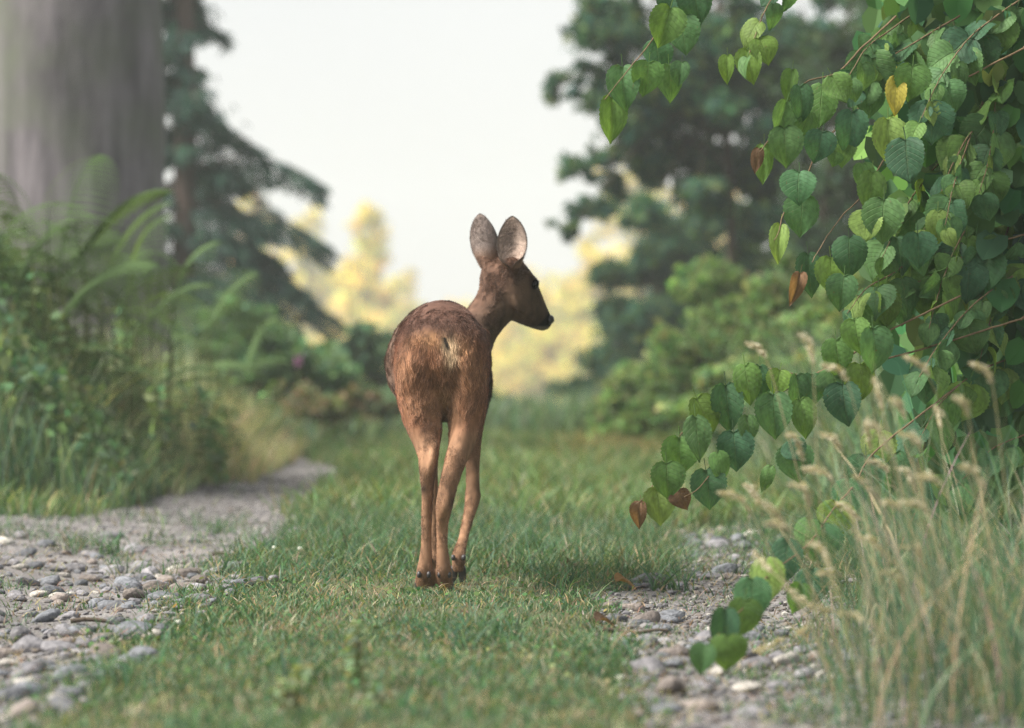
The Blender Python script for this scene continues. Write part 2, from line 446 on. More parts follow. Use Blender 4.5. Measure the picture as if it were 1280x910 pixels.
# tufts of longer blades
for _ in range(85):
    d = rr.uniform(6.2, 13); xx = rr.uniform(-1, 1)*d*.14; yy = d-9
    if on_track(np.array([xx]), np.array([yy]))[0] > .5 and rr.random() < .75: continue
    n = rr.integers(25, 70); hh = rr.uniform(.05, .12)*(1 if yy > .3 else .8)
    x = xx+rr.normal(size=n)*.03; y = yy+rr.normal(size=n)*.03
    C = grass_cols(n, GK, [.42, .26, .28, .02, .0, .02], rr)
    parts.append(blades(x, y, hh*(.5+.7*rr.random(n)), .003+.003*rr.random(n), .4+.7*rr.random(n), C, rr=rr))
for (px, py, hh) in ((620, 800, .10), (655, 690, .11), (690, 700, .10), (575, 810, .07), (240, 800, .09), (215, 745, .06), (500, 800, .06), (470, 560+160, .05)):
    d = CAMZ*F/(py-HY); p = P(px, py, d); n = 90
    C = grass_cols(n, GK, [.45, .25, .28, .02, .0, .0], rr)
    parts.append(blades(p.x+rr.normal(size=n)*.045, p.y+rr.normal(size=n)*.045, hh*(.5+.7*rr.random(n)), .003+.003*rr.random(n), .4+.7*rr.random(n), C, rr=rr))
for (px, py) in ((522, 742), (533, 744), (545, 743), (556, 744), (568, 740), (512, 741), (595, 743)):
    d = CAMZ*F/(py-HY); p = P(px, py, d); n = 60
    parts.append(blades(p.x+rr.normal(size=n)*.022, p.y+rr.normal(size=n)*.02, .010+.018*rr.random(n), .0022+.002*rr.random(n), .3+.7*rr.random(n), grass_cols(n, GK, [.34, .26, .22, .08, .05, .05], rr), rr=rr))
o = join_blades("short_grass", parts)
tag(o, "short trodden green grass on the strip between the wheel tracks", "grass")

# clover and plantain leaves in the sward
n = 6500; x, y = view_points(n, 5.0, 12.5, rr=rr); k = rr.random(len(x)) > on_track(x, y)*.93; x, y = x[k], y[k]; n = len(x)
def discs(x, y, z, r, col, tilt, rr, k=6):
    n = len(x); an = np.linspace(0, 2*np.pi, k, endpoint=False)
    nrm = unit(np.c_[rr.normal(size=n)*tilt, rr.normal(size=n)*tilt-.25, np.ones(n)])
    u = unit(np.cross(nrm, [0.3, 1, .1])); v = np.cross(nrm, u); el = .6+.4*rr.random(n)
    V = np.stack([np.c_[x, y, z]+u*(np.cos(a)*r)[:, None]+v*(np.sin(a)*r*el)[:, None] for a in an], 1).reshape(-1, 3)
    T = np.array([(0, i, i+1) for i in range(1, k-1)])
    return V, (T[None]+(np.arange(n)*k)[:, None, None]).reshape(-1, 3), np.repeat(col, k, 0)
C = grass_cols(n, [(.06, .13, .05), (.09, .17, .06), (.13, .20, .10), (.24, .23, .12)], [.4, .35, .15, .1], rr)
o = join_blades("clover", [discs(x, y, gheight(x, y)+.008+.022*rr.random(n), .003+.005*rr.random(n)**2, C, .8, rr)], M_FOL)
tag(o, "tiny round clover and weed leaves scattered through the short grass", "clover")
# dry litter
n = 5000; x, y = view_points(n, 5.8, 11.5, rr=rr); k = (rr.random(n) > .6*on_track(x, y)) if len(x) == n else None
C = grass_cols(n, [(.34, .29, .18), (.24, .18, .10), (.13, .09, .06)], [.5, .3, .2], rr)
o = join_blades("dry_litter", [blades(x, y, .01+.03*rr.random(n), .002+.002*rr.random(n), 1.0+1.5*rr.random(n), C, z=gheight(x, y)+.012+.015*rr.random(n), seg=2, rr=rr)])
tag(o, "pale dry straw bits and dead leaf shreds lying in the short grass", "litter")
# grass further along the way
parts = []
x, y = view_points(70000, 12.5, 34, -3.5, 4.5, rr=rr, pw=1.2)
k = rr.random(len(x)) > on_track(x, y)*.99; x, y = x[k], y[k]
n = len(x); tf = fbm(np.c_[x, y], 1.6, 3)
C = grass_cols(n, [(.072, .145, .055), (.11, .185, .07), (.17, .22, .085), (.28, .25, .13)], [.36, .34, .2, .1], rr)
yel = (rr.random(n) < .8*smooth(10, 14, y)*smooth(.1, .5, x)*smooth(19, 15, y)); C[yel] = grass_cols(int(yel.sum()), [(.33, .27, .12), (.24, .22, .08)], [.5, .5], rr)
parts.append(blades(x, y, (.05+.10*rr.random(n))*(.5+tf), .006+.008*rr.random(n), .3+.6*rr.random(n), C, seg=2, rr=rr))
o = join_blades("mown_grass", parts)
tag(o, "blurred lighter grass further along the way behind the deer", "grass")
# ------------------------------------------------------------------ the roe deer
def loft(stations, n=28):
    """closed tube through stations (centre, semi-axis a, semi-axis b_plus, b_minus): ellipse halves along +b / -b"""
    V = []; T = []
    for c, a, bp, bm_ in stations:
        c = np.array(c, float); a = np.array(a, float); bp = np.array(bp, float); bm_ = np.array(bm_, float)
        for k in range(n):
            t = 2*math.pi*k/n; s = math.sin(t)
            V.append(c+a*math.cos(t)+(bp*s if s > 0 else bm_*(-s)))
    m_ = len(stations)
    for i in range(m_-1):
        for k in range(n):
            T.append((i*n+k, i*n+(k+1) % n, (i+1)*n+(k+1) % n, (i+1)*n+k))
    V.append(np.array(stations[0][0], float)); V.append(np.array(stations[-1][0], float))
    T3 = [(m_*n, (k+1) % n, k) for k in range(n)]+[(m_*n+1, (m_-1)*n+k, (m_-1)*n+(k+1) % n) for k in range(n)]
    return V, T, T3

def ribs(st, m_):
    "interpolate stations smoothly"
    A = np.array([np.concatenate([np.array(q, float) for q in s]) for s in st])
    pp = np.vstack([2*A[0]-A[1], A, 2*A[-1]-A[-2]]); out = []
    for t in np.linspace(0, len(A)-1-1e-6, m_):
        i = int(t); f = t-i; a, b, c, d = pp[i:i+4]
        v = .5*((2*b)+(c-a)*f+(2*a-5*b+4*c-d)*f*f+(3*b-a-3*c+d)*f**3)
        out.append((v[:3], v[3:6], v[6:9], v[9:12]))
    return out

DV = []; DF = []
def add_loft(st, m_=None, n=28):
    V, T, T3 = loft(ribs(st, m_ or 5*len(st)), n)
    b = sum(len(q) for q in DV); DV.append(np.array(V))
    DF.extend([tuple(i+b for i in t) for t in T]); DF.extend([tuple(i+b for i in t) for t in T3])

def torso(y, xl, xr, zt, zb, zc=None):
    "cross-section across the body at y: left and right edge, top, bottom"
    c = (xl+xr)/2; w = (xr-xl)/2; zc = (zt+zb)/2 if zc is None else zc
    return ((c, y, zc), (w, 0, 0), (0, 0, zt-zc), (0, 0, zb-zc))

def tb(Y, pl, pr, pt, pb, pc=None):
    d = CAMD+Y
    return torso(Y, P(pl, 0, d).x, P(pr, 0, d).x, P(0, pt, d).z, P(0, pb, d).z, None if pc is None else P(0, pc, d).z)

add_loft([tb(-.030, 543, 569, 416, 448), tb(-.020, 528, 585, 401, 464), tb(.006, 512, 601, 389, 482, 436), tb(.05, 502, 609, 381, 506, 444), tb(.11, 499, 609, 376, 526, 448), tb(.19, 493, 610, 375, 524, 450),
          tb(.29, 485, 610, 379, 524, 456), tb(.40, 483, 610, 384, 522, 458), tb(.52, 492, 612, 388, 524, 456), tb(.62, 512, 614, 389, 520, 450), tb(.70, 545, 613, 396, 515), tb(.75, 565, 608, 415, 490)], 60, 40)

def limb(pts):
    "pts: (px, py, Y, half-width in px, half-depth in m, rear bulge)"
    st = []
    P3 = [P(a, b, CAMD+c) for a, b, c, *_ in pts]
    for i, (a, b, c, hw, hd) in enumerate(pts):
        t = (P3[min(i+1, len(pts)-1)]-P3[max(i-1, 0)]).normalized()
        lat = Vector((1, 0, 0)); lat = (lat-t*lat.dot(t)).normalized(); dep = t.cross(lat).normalized()
        w = hw*(CAMD+c)/F
        st.append((tuple(P3[i]), tuple(lat*w), tuple(dep*hd), tuple(-dep*hd)))
    add_loft(st, 9*len(pts), 24)

# left hind, right hind
limb([(531, 418, .14, 30, .10), (526, 440, .13, 30, .145), (523.5, 465, .12, 29.5, .155), (523.5, 490, .11, 27.5, .142), (527, 515, .085, 24.5, .104), (532, 540, .055, 21, .066), (534, 557, .034, 16.2, .046), (535, 574, .014, 12.2, .033), (534.8, 590, .008, 10, .027), (534.5, 610, .012, 8.2, .0185),
      (533.5, 645, .024, 6.6, .0145), (533, 680, .034, 6.7, .0145), (532, 698, .038, 8.3, .018), (531.5, 711, .042, 10.5, .021), (531, 722, .055, 11, .021), (530, 731, .075, 11.6, .024)])
limb([(581, 418, .14, 30, .10), (583, 440, .13, 28.5, .145), (583.5, 465, .12, 27.5, .155), (583, 490, .11, 25.8, .142), (583, 515, .085, 23, .104), (579.5, 542, .055, 18, .066), (575, 560, .022, 15, .046), (569.5, 576, .000, 13.4, .037), (564.5, 591, -.012, 12.4, .033), (559.5, 610, -.016, 11.2, .029), (555.5, 628, -.011, 10.5, .028), (554, 642, -.006, 9.2, .023),
      (552.8, 656, .006, 7.3, .016), (552.5, 678, .020, 6.9, .0145), (554, 700, .026, 8.3, .018), (555, 713, .03, 10, .021), (555.5, 724, .045, 10.2, .021), (555.5, 732, .065, 10.6, .024)])
# heel tendons and points of the hocks
limb([(546, 530, .045, 5, .012), (542.5, 552, .012, 4.6, .013), (540, 570, -.016, 4.6, .014), (538, 583, -.020, 5.0, .012), (536, 597, -.006, 4.0, .008)])
limb([(571, 555, .02, 5, .012), (566, 585, -.016, 4.6, .013), (560.5, 612, -.032, 5.0, .014), (557, 632, -.034, 5.4, .012), (554.5, 648, -.014, 4.2, .008)])
# right fore (trailing, up on its toe), left fore
limb([(592, 455, .58, 22, .075), (596, 495, .60, 17, .055), (593, 528, .585, 12, .036), (591, 560, .56, 10, .025), (591, 590, .535, 8.8, .020), (591, 608, .52, 8.9, .020), (591, 622, .505, 9.8, .021), (588, 638, .485, 8.0, .018), (584, 652, .45, 6.4, .0145),
      (578.5, 674, .39, 6.2, .013), (575, 687, .355, 7.4, .016), (573.5, 696, .335, 8.8, .018), (572.5, 706, .335, 8.0, .017), (572.5, 713, .34, 7.0, .015)])
limb([(545, 455, .60, 20, .075), (541, 495, .61, 16, .055), (539, 530, .61, 11, .036), (539, 565, .605, 8.5, .024), (540, 600, .60, 7.6, .019), (540.5, 618, .60, 8.0, .019), (541, 640, .60, 6.0, .014), (541.5, 680, .60, 5.6, .012), (542, 696, .60, 7.2, .016), (542, 708, .61, 7.6, .017), (542, 716, .625, 8, .019)])

# neck: (left-contour point, right-contour point, Y, half-depth)
def cross(pl, pr, Y, hd, Y2=None):
    a = P(*pl, CAMD+Y); b = P(*pr, CAMD+(Y if Y2 is None else Y2)); c = (a+b)/2; v = (b-a)/2
    dirn = Vector((-v.z, 0, v.x)).normalized()
    dep = Vector((0, -1, 0))
    return (tuple(c), tuple(v), tuple(dep*hd), tuple(-dep*hd))
add_loft([cross((556, 432), (612, 480), .60, .085), cross((570, 404), (612, 455), .64, .078), cross((584, 387), (618, 428), .675, .068), cross((593, 375), (630, 410), .695, .058), cross((599, 360), (640, 399), .705, .053), cross((601, 345), (646, 385), .71, .050), cross((604, 333), (648, 368), .715, .047), cross((612, 326), (644, 350), .718, .035)], 50, 32)
# head: upper profile, lower profile, Y, half-depth
HEADY = .715
add_loft([cross((610, 345), (622, 376), HEADY-.005, .034), cross((613, 330), (628, 392), HEADY-.003, .046), cross((625, 321), (636, 399), HEADY, .0525), cross((640, 321), (643, 402), HEADY+.004, .0545), cross((655, 329.5), (650, 404.5), HEADY+.010, .053), cross((666, 342), (657, 407), HEADY+.018, .050),
          cross((671.5, 353), (662, 409), HEADY+.024, .044), cross((675, 362), (666, 410.5), HEADY+.03, .037), cross((679.5, 373), (670, 412), HEADY+.036, .029), cross((684.5, 385), (674, 413.2), HEADY+.043, .0235), cross((688.5, 394), (677.5, 413.8), HEADY+.048, .0195), cross((690.5, 400), (682, 413), HEADY+.052, .016), cross((690.5, 404), (686, 411), HEADY+.054, .010)], 70, 32)
# brow ridge over the near eye
add_loft([cross((657, 337), (664, 347), HEADY-.026, .010), cross((664, 341), (669, 350), HEADY-.026, .013), cross((670, 347), (672.5, 354), HEADY-.016, .012), cross((673, 353), (673.5, 357), HEADY-.010, .006)], 16, 16)
# cheek and ear bases
add_loft([cross((634, 365), (640, 385), HEADY-.040, .008), cross((640, 364), (650, 392), HEADY-.040, .016), cross((652, 370), (656, 393), HEADY-.028, .012)], 14, 16)
add_loft([cross((606, 345), (626, 345), .715, .022), cross((600, 330), (617, 330), .735, .016), cross((598, 320), (612, 318), .745, .011)], 14, 16)
add_loft([cross((626, 350), (650, 350), .69, .022), cross((632, 333), (650, 333), .672, .016), cross((635, 322), (648, 322), .664, .011)], 14, 16)

dm = bpy.data.meshes.new("deer_raw"); dm.from_pydata([tuple(v) for v in np.concatenate(DV)], [], DF); dm.update()
bm = bmesh.new(); bm.from_mesh(dm); bmesh.ops.recalc_face_normals(bm, faces=bm.faces); bm.to_mesh(dm); bm.free()
raw = link("deer_raw", dm)
md = raw.modifiers.new("r", 'REMESH'); md.mode = 'VOXEL'; md.voxel_size = .0045; md.use_smooth_shade = True
ms = raw.modifiers.new("s", 'SMOOTH'); ms.factor = .5; ms.iterations = 9
dg = bpy.context.evaluated_depsgraph_get()
body_me = bpy.data.meshes.new_from_object(raw.evaluated_get(dg)); body_me.name = "body"
bpy.data.objects.remove(raw, do_unlink=True)

deer = empty("roe_deer", P(545, 738, 9.06)); deer.location.z = 0
tag(deer, "brown roe deer seen from behind, head turned right, on the grass strip", "deer")

nv = len(body_me.vertices); BV = np.empty(nv*3); body_me.vertices.foreach_get("co", BV); BV = BV.reshape(-1, 3)
BN = np.empty(nv*3); body_me.vertices.foreach_get("normal", BN); BN = BN.reshape(-1, 3)

def to_px(p):
    d = p[:, 1]+CAMD
    return 640+p[:, 0]*F/d, HY-(p[:, 2]-CAMZ)*F/d

# anatomical reference points
A0 = np.array(P(559, 432, 8.98)); NK0 = np.array(P(598, 420, 9.66)); NK1 = np.array(P(630, 350, 9.715)); NOSE = np.array(P(689, 405, 9.76)); SK = np.array(P(640, 350, 9.715))
def regions(p):
    "soft masks: head, neck, leg (below the belly), body"
    ux = (p[:, 0]-SK[0]); uz = p[:, 2]-SK[2]
    ax = unit((NOSE-SK)[None])[0]
    along = (p-SK)@ax
    front = smooth(.60, .66, p[:, 1])*smooth(.60, .66, p[:, 2])
    head = front*smooth(-.03, .03, along)*smooth(.70, .74, p[:, 2]+.3*p[:, 0]+.10)
    neck = front*(1-head)
    leg = smooth(.46, .38, p[:, 2])
    return head, neck, leg, along

def coat(p, nrm, seed=0):
    "natural coat colour of a roe deer at surface point p"
    head, neck, leg, along = regions(p)
    n1 = fbm(p, 14, 3)[:, None]; n2 = fbm(p+5, 60, 2)[:, None]; n3 = fbm(p*[1, 1, .35]+9, 90, 2)[:, None]
    back = np.array([.120, .064, .048]); rust = np.array([.225, .100, .057]); tan = np.array([.35, .19, .105]); grey = np.array([.19, .125, .095])
    cream = np.array([.70, .52, .34]); legc = np.array([.30, .172, .105]); neckc = np.array([.140, .080, .056]); headc = np.array([.128, .082, .055])
    z = p[:, 2]; y = p[:, 1]; x = p[:, 0]
    c = np.repeat(back[None], len(p), 0)
    k = smooth(.70, .58, z+.03*(n1[:, 0]-.5)*2)[:, None]; c = c*(1-k)+rust*k
    # belly and flank, greyer with dark flecks
    fl = (smooth(.16, .28, y)*(1-leg))[:, None]; c = c*(1-fl)+grey*fl
    c = c*(1-.45*fl*smooth(.55, .72, n2))
    # lighter backs of the thighs, paler between the legs
    rear = smooth(.12, .0, y)*smooth(.66, .58, z)*smooth(.40, .48, z)
    rear = (rear*(.4+.8*n1[:, 0])).clip(0, 1)[:, None]; c = c*(1-rear*.75)+tan*rear*.75
    xm = A0[0]-.004
    inner = (np.exp(-((x-xm+.006)/.026)**2)*smooth(.56, .50, z)*smooth(.36, .42, z)*smooth(.24, .12, y))[:, None]
    c = c*(1-inner*.6)+np.array([.44, .29, .17])*inner*.6
    # rump patch
    dx = (x-A0[0]); dz = (z-A0[2]); wob = (n1[:, 0]-.5)*.03
    rp = np.exp(-((dx-.002+wob)/.017)**2-((dz-.004)/.020)**2)*.9+np.exp(-((dx-.012+wob)/.013)**2-((dz+.028)/.018)**2)*.75
    rp2 = np.exp(-((dx+.045+wob)/.050)**2-((dz-.010+wob)/.022)**2)*.65+np.exp(-((dx-.034+wob)/.030)**2-((dz+.004)/.03)**2)*.55
    yk = smooth(.10, .03, y)
    rp2 = (rp2*yk).clip(0, 1)[:, None]; c = c*(1-rp2)+np.array([.50, .28, .14])*rp2
    rp = (rp*yk*1.4).clip(0, 1)[:, None]; c = c*(1-rp)+cream*rp
    sl = (np.exp(-((dx+.35*dz)/.0060)**4-((dz-.004)/.018)**4)*yk).clip(0, 1)[:, None]; c = c*(1-sl*.97)+np.array([.02, .012, .01])*sl*.97
    # legs
    lg = leg[:, None]; c = c*(1-lg)+legc*(.55+.9*n1)*lg
    low = smooth(.10, .045, z)[:, None]; c = c*(1-low*.35)+np.array([.17, .10, .065])*low*.35
    # dark tuft on the outer side of each hind shank
    for (gx, gy, gd) in ((528, 611, 9.0), (566, 628, 9.0)):
        g = np.array(P(gx, gy, gd)); dd = np.exp(-((p-g)**2/np.array([.012, .04, .014])**2).sum(1))[:, None]
        c = c*(1-.9*dd)+np.array([.02, .013, .01])*.9*dd
    nk = neck[:, None]; c = c*(1-nk)+neckc*(.8+.4*n1)*nk
    hd = head[:, None]; c = c*(1-hd)+headc*(.75+.5*n1)*hd
    muz = (head*smooth(.085, .135, along))[:, None]; c = c*(1-muz*.5)+np.array([.045, .03, .022])*muz*.5
    nos = (head*smooth(.136, .144, along)*smooth(.688, .692, z))[:, None]; c = c*(1-nos)+np.array([.010, .009, .009])*nos
    chin = (head*smooth(.095, .125, along)*smooth(.694, .687, z))[:, None]; c = c*(1-chin*.6)+np.array([.34, .31, .27])*chin*.6
    ring = np.array(P(670, 357, 9.69)); rd = np.exp(-((p-ring)**2/np.array([.013, .016, .020])**2).sum(1))[:, None]; c = c*(1-.8*rd)+np.array([.02, .014, .01])*.8*rd
    c = c*(.55+.9*n3)*(1+.25*(n2-.5))
    return c.clip(0.004, .9)

BC = coat(BV, BN)
a = body_me.color_attributes.new("Col", 'FLOAT_COLOR', 'POINT'); cc = np.ones((nv, 4), np.float32); cc[:, :3] = BC*.8
a.data.foreach_set("color", cc.ravel())
M_SKIN = leafy_mat("deer_coat", 0, .75, .12); body_me.materials.clear(); body_me.materials.append(M_SKIN)
body_me.polygons.foreach_set("use_smooth", np.ones(len(body_me.polygons), bool))
body = link("body", body_me); under(body, deer)

# coat of hair
M_FUR = leafy_mat("deer_fur", 0, .55, .25)
def fur(name, V3, Nn, L, flow, col, rad, parent, lift=.35, wild=.15, npts=4, rr=np.random.default_rng(3)):
    n = len(V3)
    fl = flow-Nn*(flow*Nn).sum(1, keepdims=True); fl = unit(fl)
    cl_ = np.stack([vnoise(V3+k*13, 80)-.5 for k in range(3)], 1)*.75+np.stack([vnoise(V3+k*17+3, 20)-.5 for k in range(3)], 1)*.9
    lift = np.asarray(lift)*np.ones(n)
    d0 = unit(fl+cl_+rr.normal(size=(n, 3))*wild+Nn*(lift*1.7)[:, None]); d1 = unit(fl+cl_*1.1+rr.normal(size=(n, 3))*wild+Nn*(lift*.45)[:, None])
    ts = np.linspace(0, 1, npts)
    pts = np.stack([V3-Nn*.001+(d0*(t-.5*t*t)+d1*(.5*t*t))*L[:, None] for t in ts], 1)
    cu = bpy.data.hair_curves.new(name); cu.add_curves([npts]*n)
    cu.attributes["position"].data.foreach_set("vector", pts.astype(np.float32).ravel()) if "position" in cu.attributes else None
    ra = cu.attributes.get("radius") or cu.attributes.new("radius", 'FLOAT', 'POINT')
    rv = (np.asarray(rad)*np.ones(n))[:, None]*np.array([1, .95, .7, .15][:npts])[None]
    ra.data.foreach_set("value", rv.astype(np.float32).ravel())
    ca = cu.attributes.new("Col", 'FLOAT_COLOR', 'POINT'); c = np.ones((n, npts, 4), np.float32)
    g = np.array([.75, .95, 1.1, 1.15][:npts]); c[..., :3] = col[:, None, :]*g[None, :, None]
    ca.data.foreach_set("color", c.ravel())
    cu.materials.append(M_FUR)
    o = bpy.data.objects.new(name, cu); COL.objects.link(o); under(o, parent)
    return o

def sample(me, n, rr, weight=None):
    me.calc_loop_triangles(); nt_ = len(me.loop_triangles)
    t = np.empty(nt_*3, np.int32); me.loop_triangles.foreach_get("vertices", t); t = t.reshape(-1, 3)
    v = np.empty(len(me.vertices)*3); me.vertices.foreach_get("co", v); v = v.reshape(-1, 3)
    nn = np.empty(len(me.vertices)*3); me.vertices.foreach_get("normal", nn); nn = nn.reshape(-1, 3)
    ar = np.linalg.norm(np.cross(v[t[:, 1]]-v[t[:, 0]], v[t[:, 2]]-v[t[:, 0]]), axis=1)
    if weight is not None: ar = ar*weight(v[t].mean(1))
    i = rr.choice(nt_, n, p=ar/ar.sum()); b = rr.dirichlet((1, 1, 1), n)
    return (v[t[i]]*b[..., None]).sum(1), unit((nn[t[i]]*b[..., None]).sum(1))

rr = np.random.default_rng(21)
fp, fn = sample(body_me, 270000, rr)
head, neck, leg, along = regions(fp)
body_ = (1-leg)*(1-head)*(1-neck)
xm = A0[0]
f_body = np.c_[np.where(fp[:, 1] < .12, (fp[:, 0]-xm)*3.0, 0), -np.ones(len(fp))*1.0, -.25-1.6*smooth(.18, .02, fp[:, 1])]
f_leg = np.c_[np.zeros(len(fp)), -.1*np.ones(len(fp)), -np.ones(len(fp))]
nd = unit((NK0-NK1)[None])[0]; hd_ = unit((SK-NOSE)[None])[0]
flow = f_body*body_[:, None]+f_leg*leg[:, None]+nd*neck[:, None]+hd_*head[:, None]+1e-3
dA = np.sqrt(((fp[:, [0, 2]]-A0[[0, 2]])**2).sum(1))+fp[:, 1].clip(0, 1)
patch = np.exp(-(dA/.05)**2)
L = (.0105-.003*smooth(.66, .72, fp[:, 2]))*body_+.0052*leg+.011*neck+.0058*head+.006*patch
dxs = fp[:, 0]-A0[0]; dzs = fp[:, 2]-A0[2]; L = L*(1-.85*np.exp(-((dxs+.35*dzs)/.010)**2-((dzs-.004)/.024)**2)*(fp[:, 1] < .1))
lg2 = smooth(.50, .24, fp[:, 2]); L = L*(1-lg2)+lg2*np.maximum(.0062*(fp[:, 1] < 2), L*.5)*(1-head)*(1-neck)+lg2*L*(head+neck).clip(0, 1)
L = L*smooth(.0, .09, fp[:, 2]+.045)*(.7+.6*rr.random(len(fp)))
rearth = smooth(.1, .02, fp[:, 1])*smooth(.40, .45, fp[:, 2])*smooth(.66, .60, fp[:, 2]); L = L*(1+.6*rearth*smooth(.42, .52, fp[:, 2]))
rad = .00034*body_+.00030*leg+.00034*neck+.00027*head
fc = coat(fp, fn)*(.42+1.15*rr.random((len(fp), 1))**1.2)*(1-.35*leg*fbm(fp*[1, 1, .25], 60, 2))[:, None]
# keep hair off the eye and nose
eye_c = np.array(P(669.5, 355.5, 9.687)); k = (((fp-eye_c)**2).sum(1) > .010**2) & ~((np.abs(dxs+.35*dzs) < .0065) & (dzs > -.012) & (dzs < .028) & (fp[:, 1] < .1))
fur("fur", fp[k], fn[k], L[k], flow[k], fc[k], rad[k], deer, lift=(.20+.10*patch)[k])

ks = (np.abs(dxs+.35*dzs) < .0032) & (dzs > -.010) & (dzs < .022) & (fp[:, 1] < .1)
fur("rump_mark", fp[ks], fn[ks], np.full(int(ks.sum()), .0055), flow[ks], np.full((int(ks.sum()), 3), .022), .0006, deer, lift=.7, wild=.1)
# ears -----------------------------------------------------------------
def ear(base, tip, halfw_px, open_dir, Y, tilt_side, inner, label):
    b3 = np.array(P(*base, CAMD+Y)); t3 = np.array(P(*tip, CAMD+Y)); ax = t3-b3; Lx = np.linalg.norm(ax); ax /= Lx
    od = unit((open_dir-ax*np.dot(open_dir, ax))[None])[0]; lat = np.cross(ax, od)
    W = halfw_px*(CAMD+Y)/F; nu, nv_ = 22, 30; V = []; UV = []
    for j in range(nv_):
        v = j/(nv_-1)
        w = W*max(1-((v-.46)/.54)**2, 0)**.72 if v > .46 else W*(.34+.66*math.sin(math.pi/2*v/.46))
        w = max(w, .0006)
        curl = 1.15-.75*v if v < .6 else .7-.35*(v-.6)/.4
        curl = curl+1.2*smooth(.3, 0, v)
        for i in range(nu):
            u = -1+2*i/(nu-1); th = u*curl*1.25
            R = w/max(math.sin(min(curl*1.25, 1.5708)), .2)
            off = lat*math.sin(th)*R + od*(1-math.cos(th))*R
            bend = -od*.010*math.sin(math.pi*v)
            V.append(b3+ax*Lx*v+off+bend+lat*tilt_side*math.sin(math.pi*v)*.01); UV.append((u, v))
    T = [(j*nu+i, j*nu+i+1, (j+1)*nu+i+1, (j+1)*nu+i) for j in range(nv_-1) for i in range(nu-1)]
    V = np.array(V); UV = np.array(UV); n = len(V)
    # thickness: second shell behind
    me0 = np_mesh("t", V, T); nn = np.empty(n*3); me0.vertices.foreach_get("normal", nn); nn = nn.reshape(-1, 3); bpy.data.meshes.remove(me0)
    if (nn@od).mean() < 0: nn = -nn
    back = V-nn*.0022
    rim = np.abs(UV[:, 0])**6+smooth(.93, 1, UV[:, 1])
    no = fbm(V, 60, 3)[:, None]
    cin = np.array([.30, .235, .20])*(.55+.9*no)*(1-.55*np.exp(-((UV[:, :1]+.25)/.35)**2)*smooth(.95, .45, UV[:, 1:])*smooth(.15, .5, UV[:, 1:]))
    cin = np.where((UV[:, 1:] < .5) & (UV[:, :1] > .0), cin*1.35, cin)
    cbk = (np.array([.26, .215, .20])*(1-smooth(.45, .05, UV[:, 1:]))+np.array([.30, .185, .125])*smooth(.45, .05, UV[:, 1:]))*(.75+.5*no)
    cin = cin*(1-.9*rim[:, None].clip(0, 1)); cbk = cbk*(1-.85*rim[:, None].clip(0, 1))
    VV = np.vstack([V, back]); TT = list(T)+[(a+n, d_+n, c_+n, b_+n) for a, b_, c_, d_ in T]
    edge = [j*nu for j in range(nv_)]+[(nv_-1)*nu+i for i in range(1, nu)]+[j*nu+nu-1 for j in range(nv_-2, -1, -1)]
    for a, b_ in zip(edge[:-1], edge[1:]): TT.append((a, a+n, b_+n, b_))
    me = np_mesh("ear", VV, TT, M_SKIN, np.vstack([cin, cbk]).clip(.005, .8))
    bm = bmesh.new(); bm.from_mesh(me); bmesh.ops.recalc_face_normals(bm, faces=bm.faces); bm.to_mesh(me); bm.free()
    o = link("ear", me); under(o, deer); o["label"] = label
    rr = np.random.default_rng(5)
    # short fur on the back, long pale hairs inside
    i = rr.integers(0, n, 9000); i = i[(np.abs(UV[i, 0]) < .88) & (UV[i, 1] < .93)][:5000]; i = np.resize(i, 5000); jit = rr.normal(size=(5000, 3))*.0015
    f1 = fur("ear_fur", back[i]+jit, -nn[i], .0045+.003*rr.random(5000), np.repeat(ax[None], 5000, 0), cbk[i]*(.7+.6*rr.random((5000, 1))), .00025, deer, lift=.15); f1.parent = o; f1.matrix_parent_inverse = Matrix.Identity(4)
    m2 = 1600; ii_ = rr.integers(0, n, m2*3); ii_ = ii_[(np.abs(UV[ii_, 0]) < .95) & (UV[ii_, 1] < .9) & (UV[ii_, 1] > .1)][:m2]
    ci = cin[ii_]*(.8+.9*rr.random((len(ii_), 1)))
    f2 = fur("ear_fur", V[ii_], nn[ii_], .008+.012*rr.random(len(ii_)), np.repeat((ax*.7)[None], len(ii_), 0)-np.sign(UV[ii_, :1])*lat*.8, ci, .00028, deer, lift=.30); f2.parent = o; f2.matrix_parent_inverse = Matrix.Identity(4)
    return o
ear((606, 334), (600, 267), 19.0, np.array([.42, .9, .1]), .742, 0, False, "far ear showing its grey back")
ear((643, 335), (640, 270), 19.5, np.array([-.30, -.95, .05]), .672, 0, True, "near ear turned back showing its hollow")

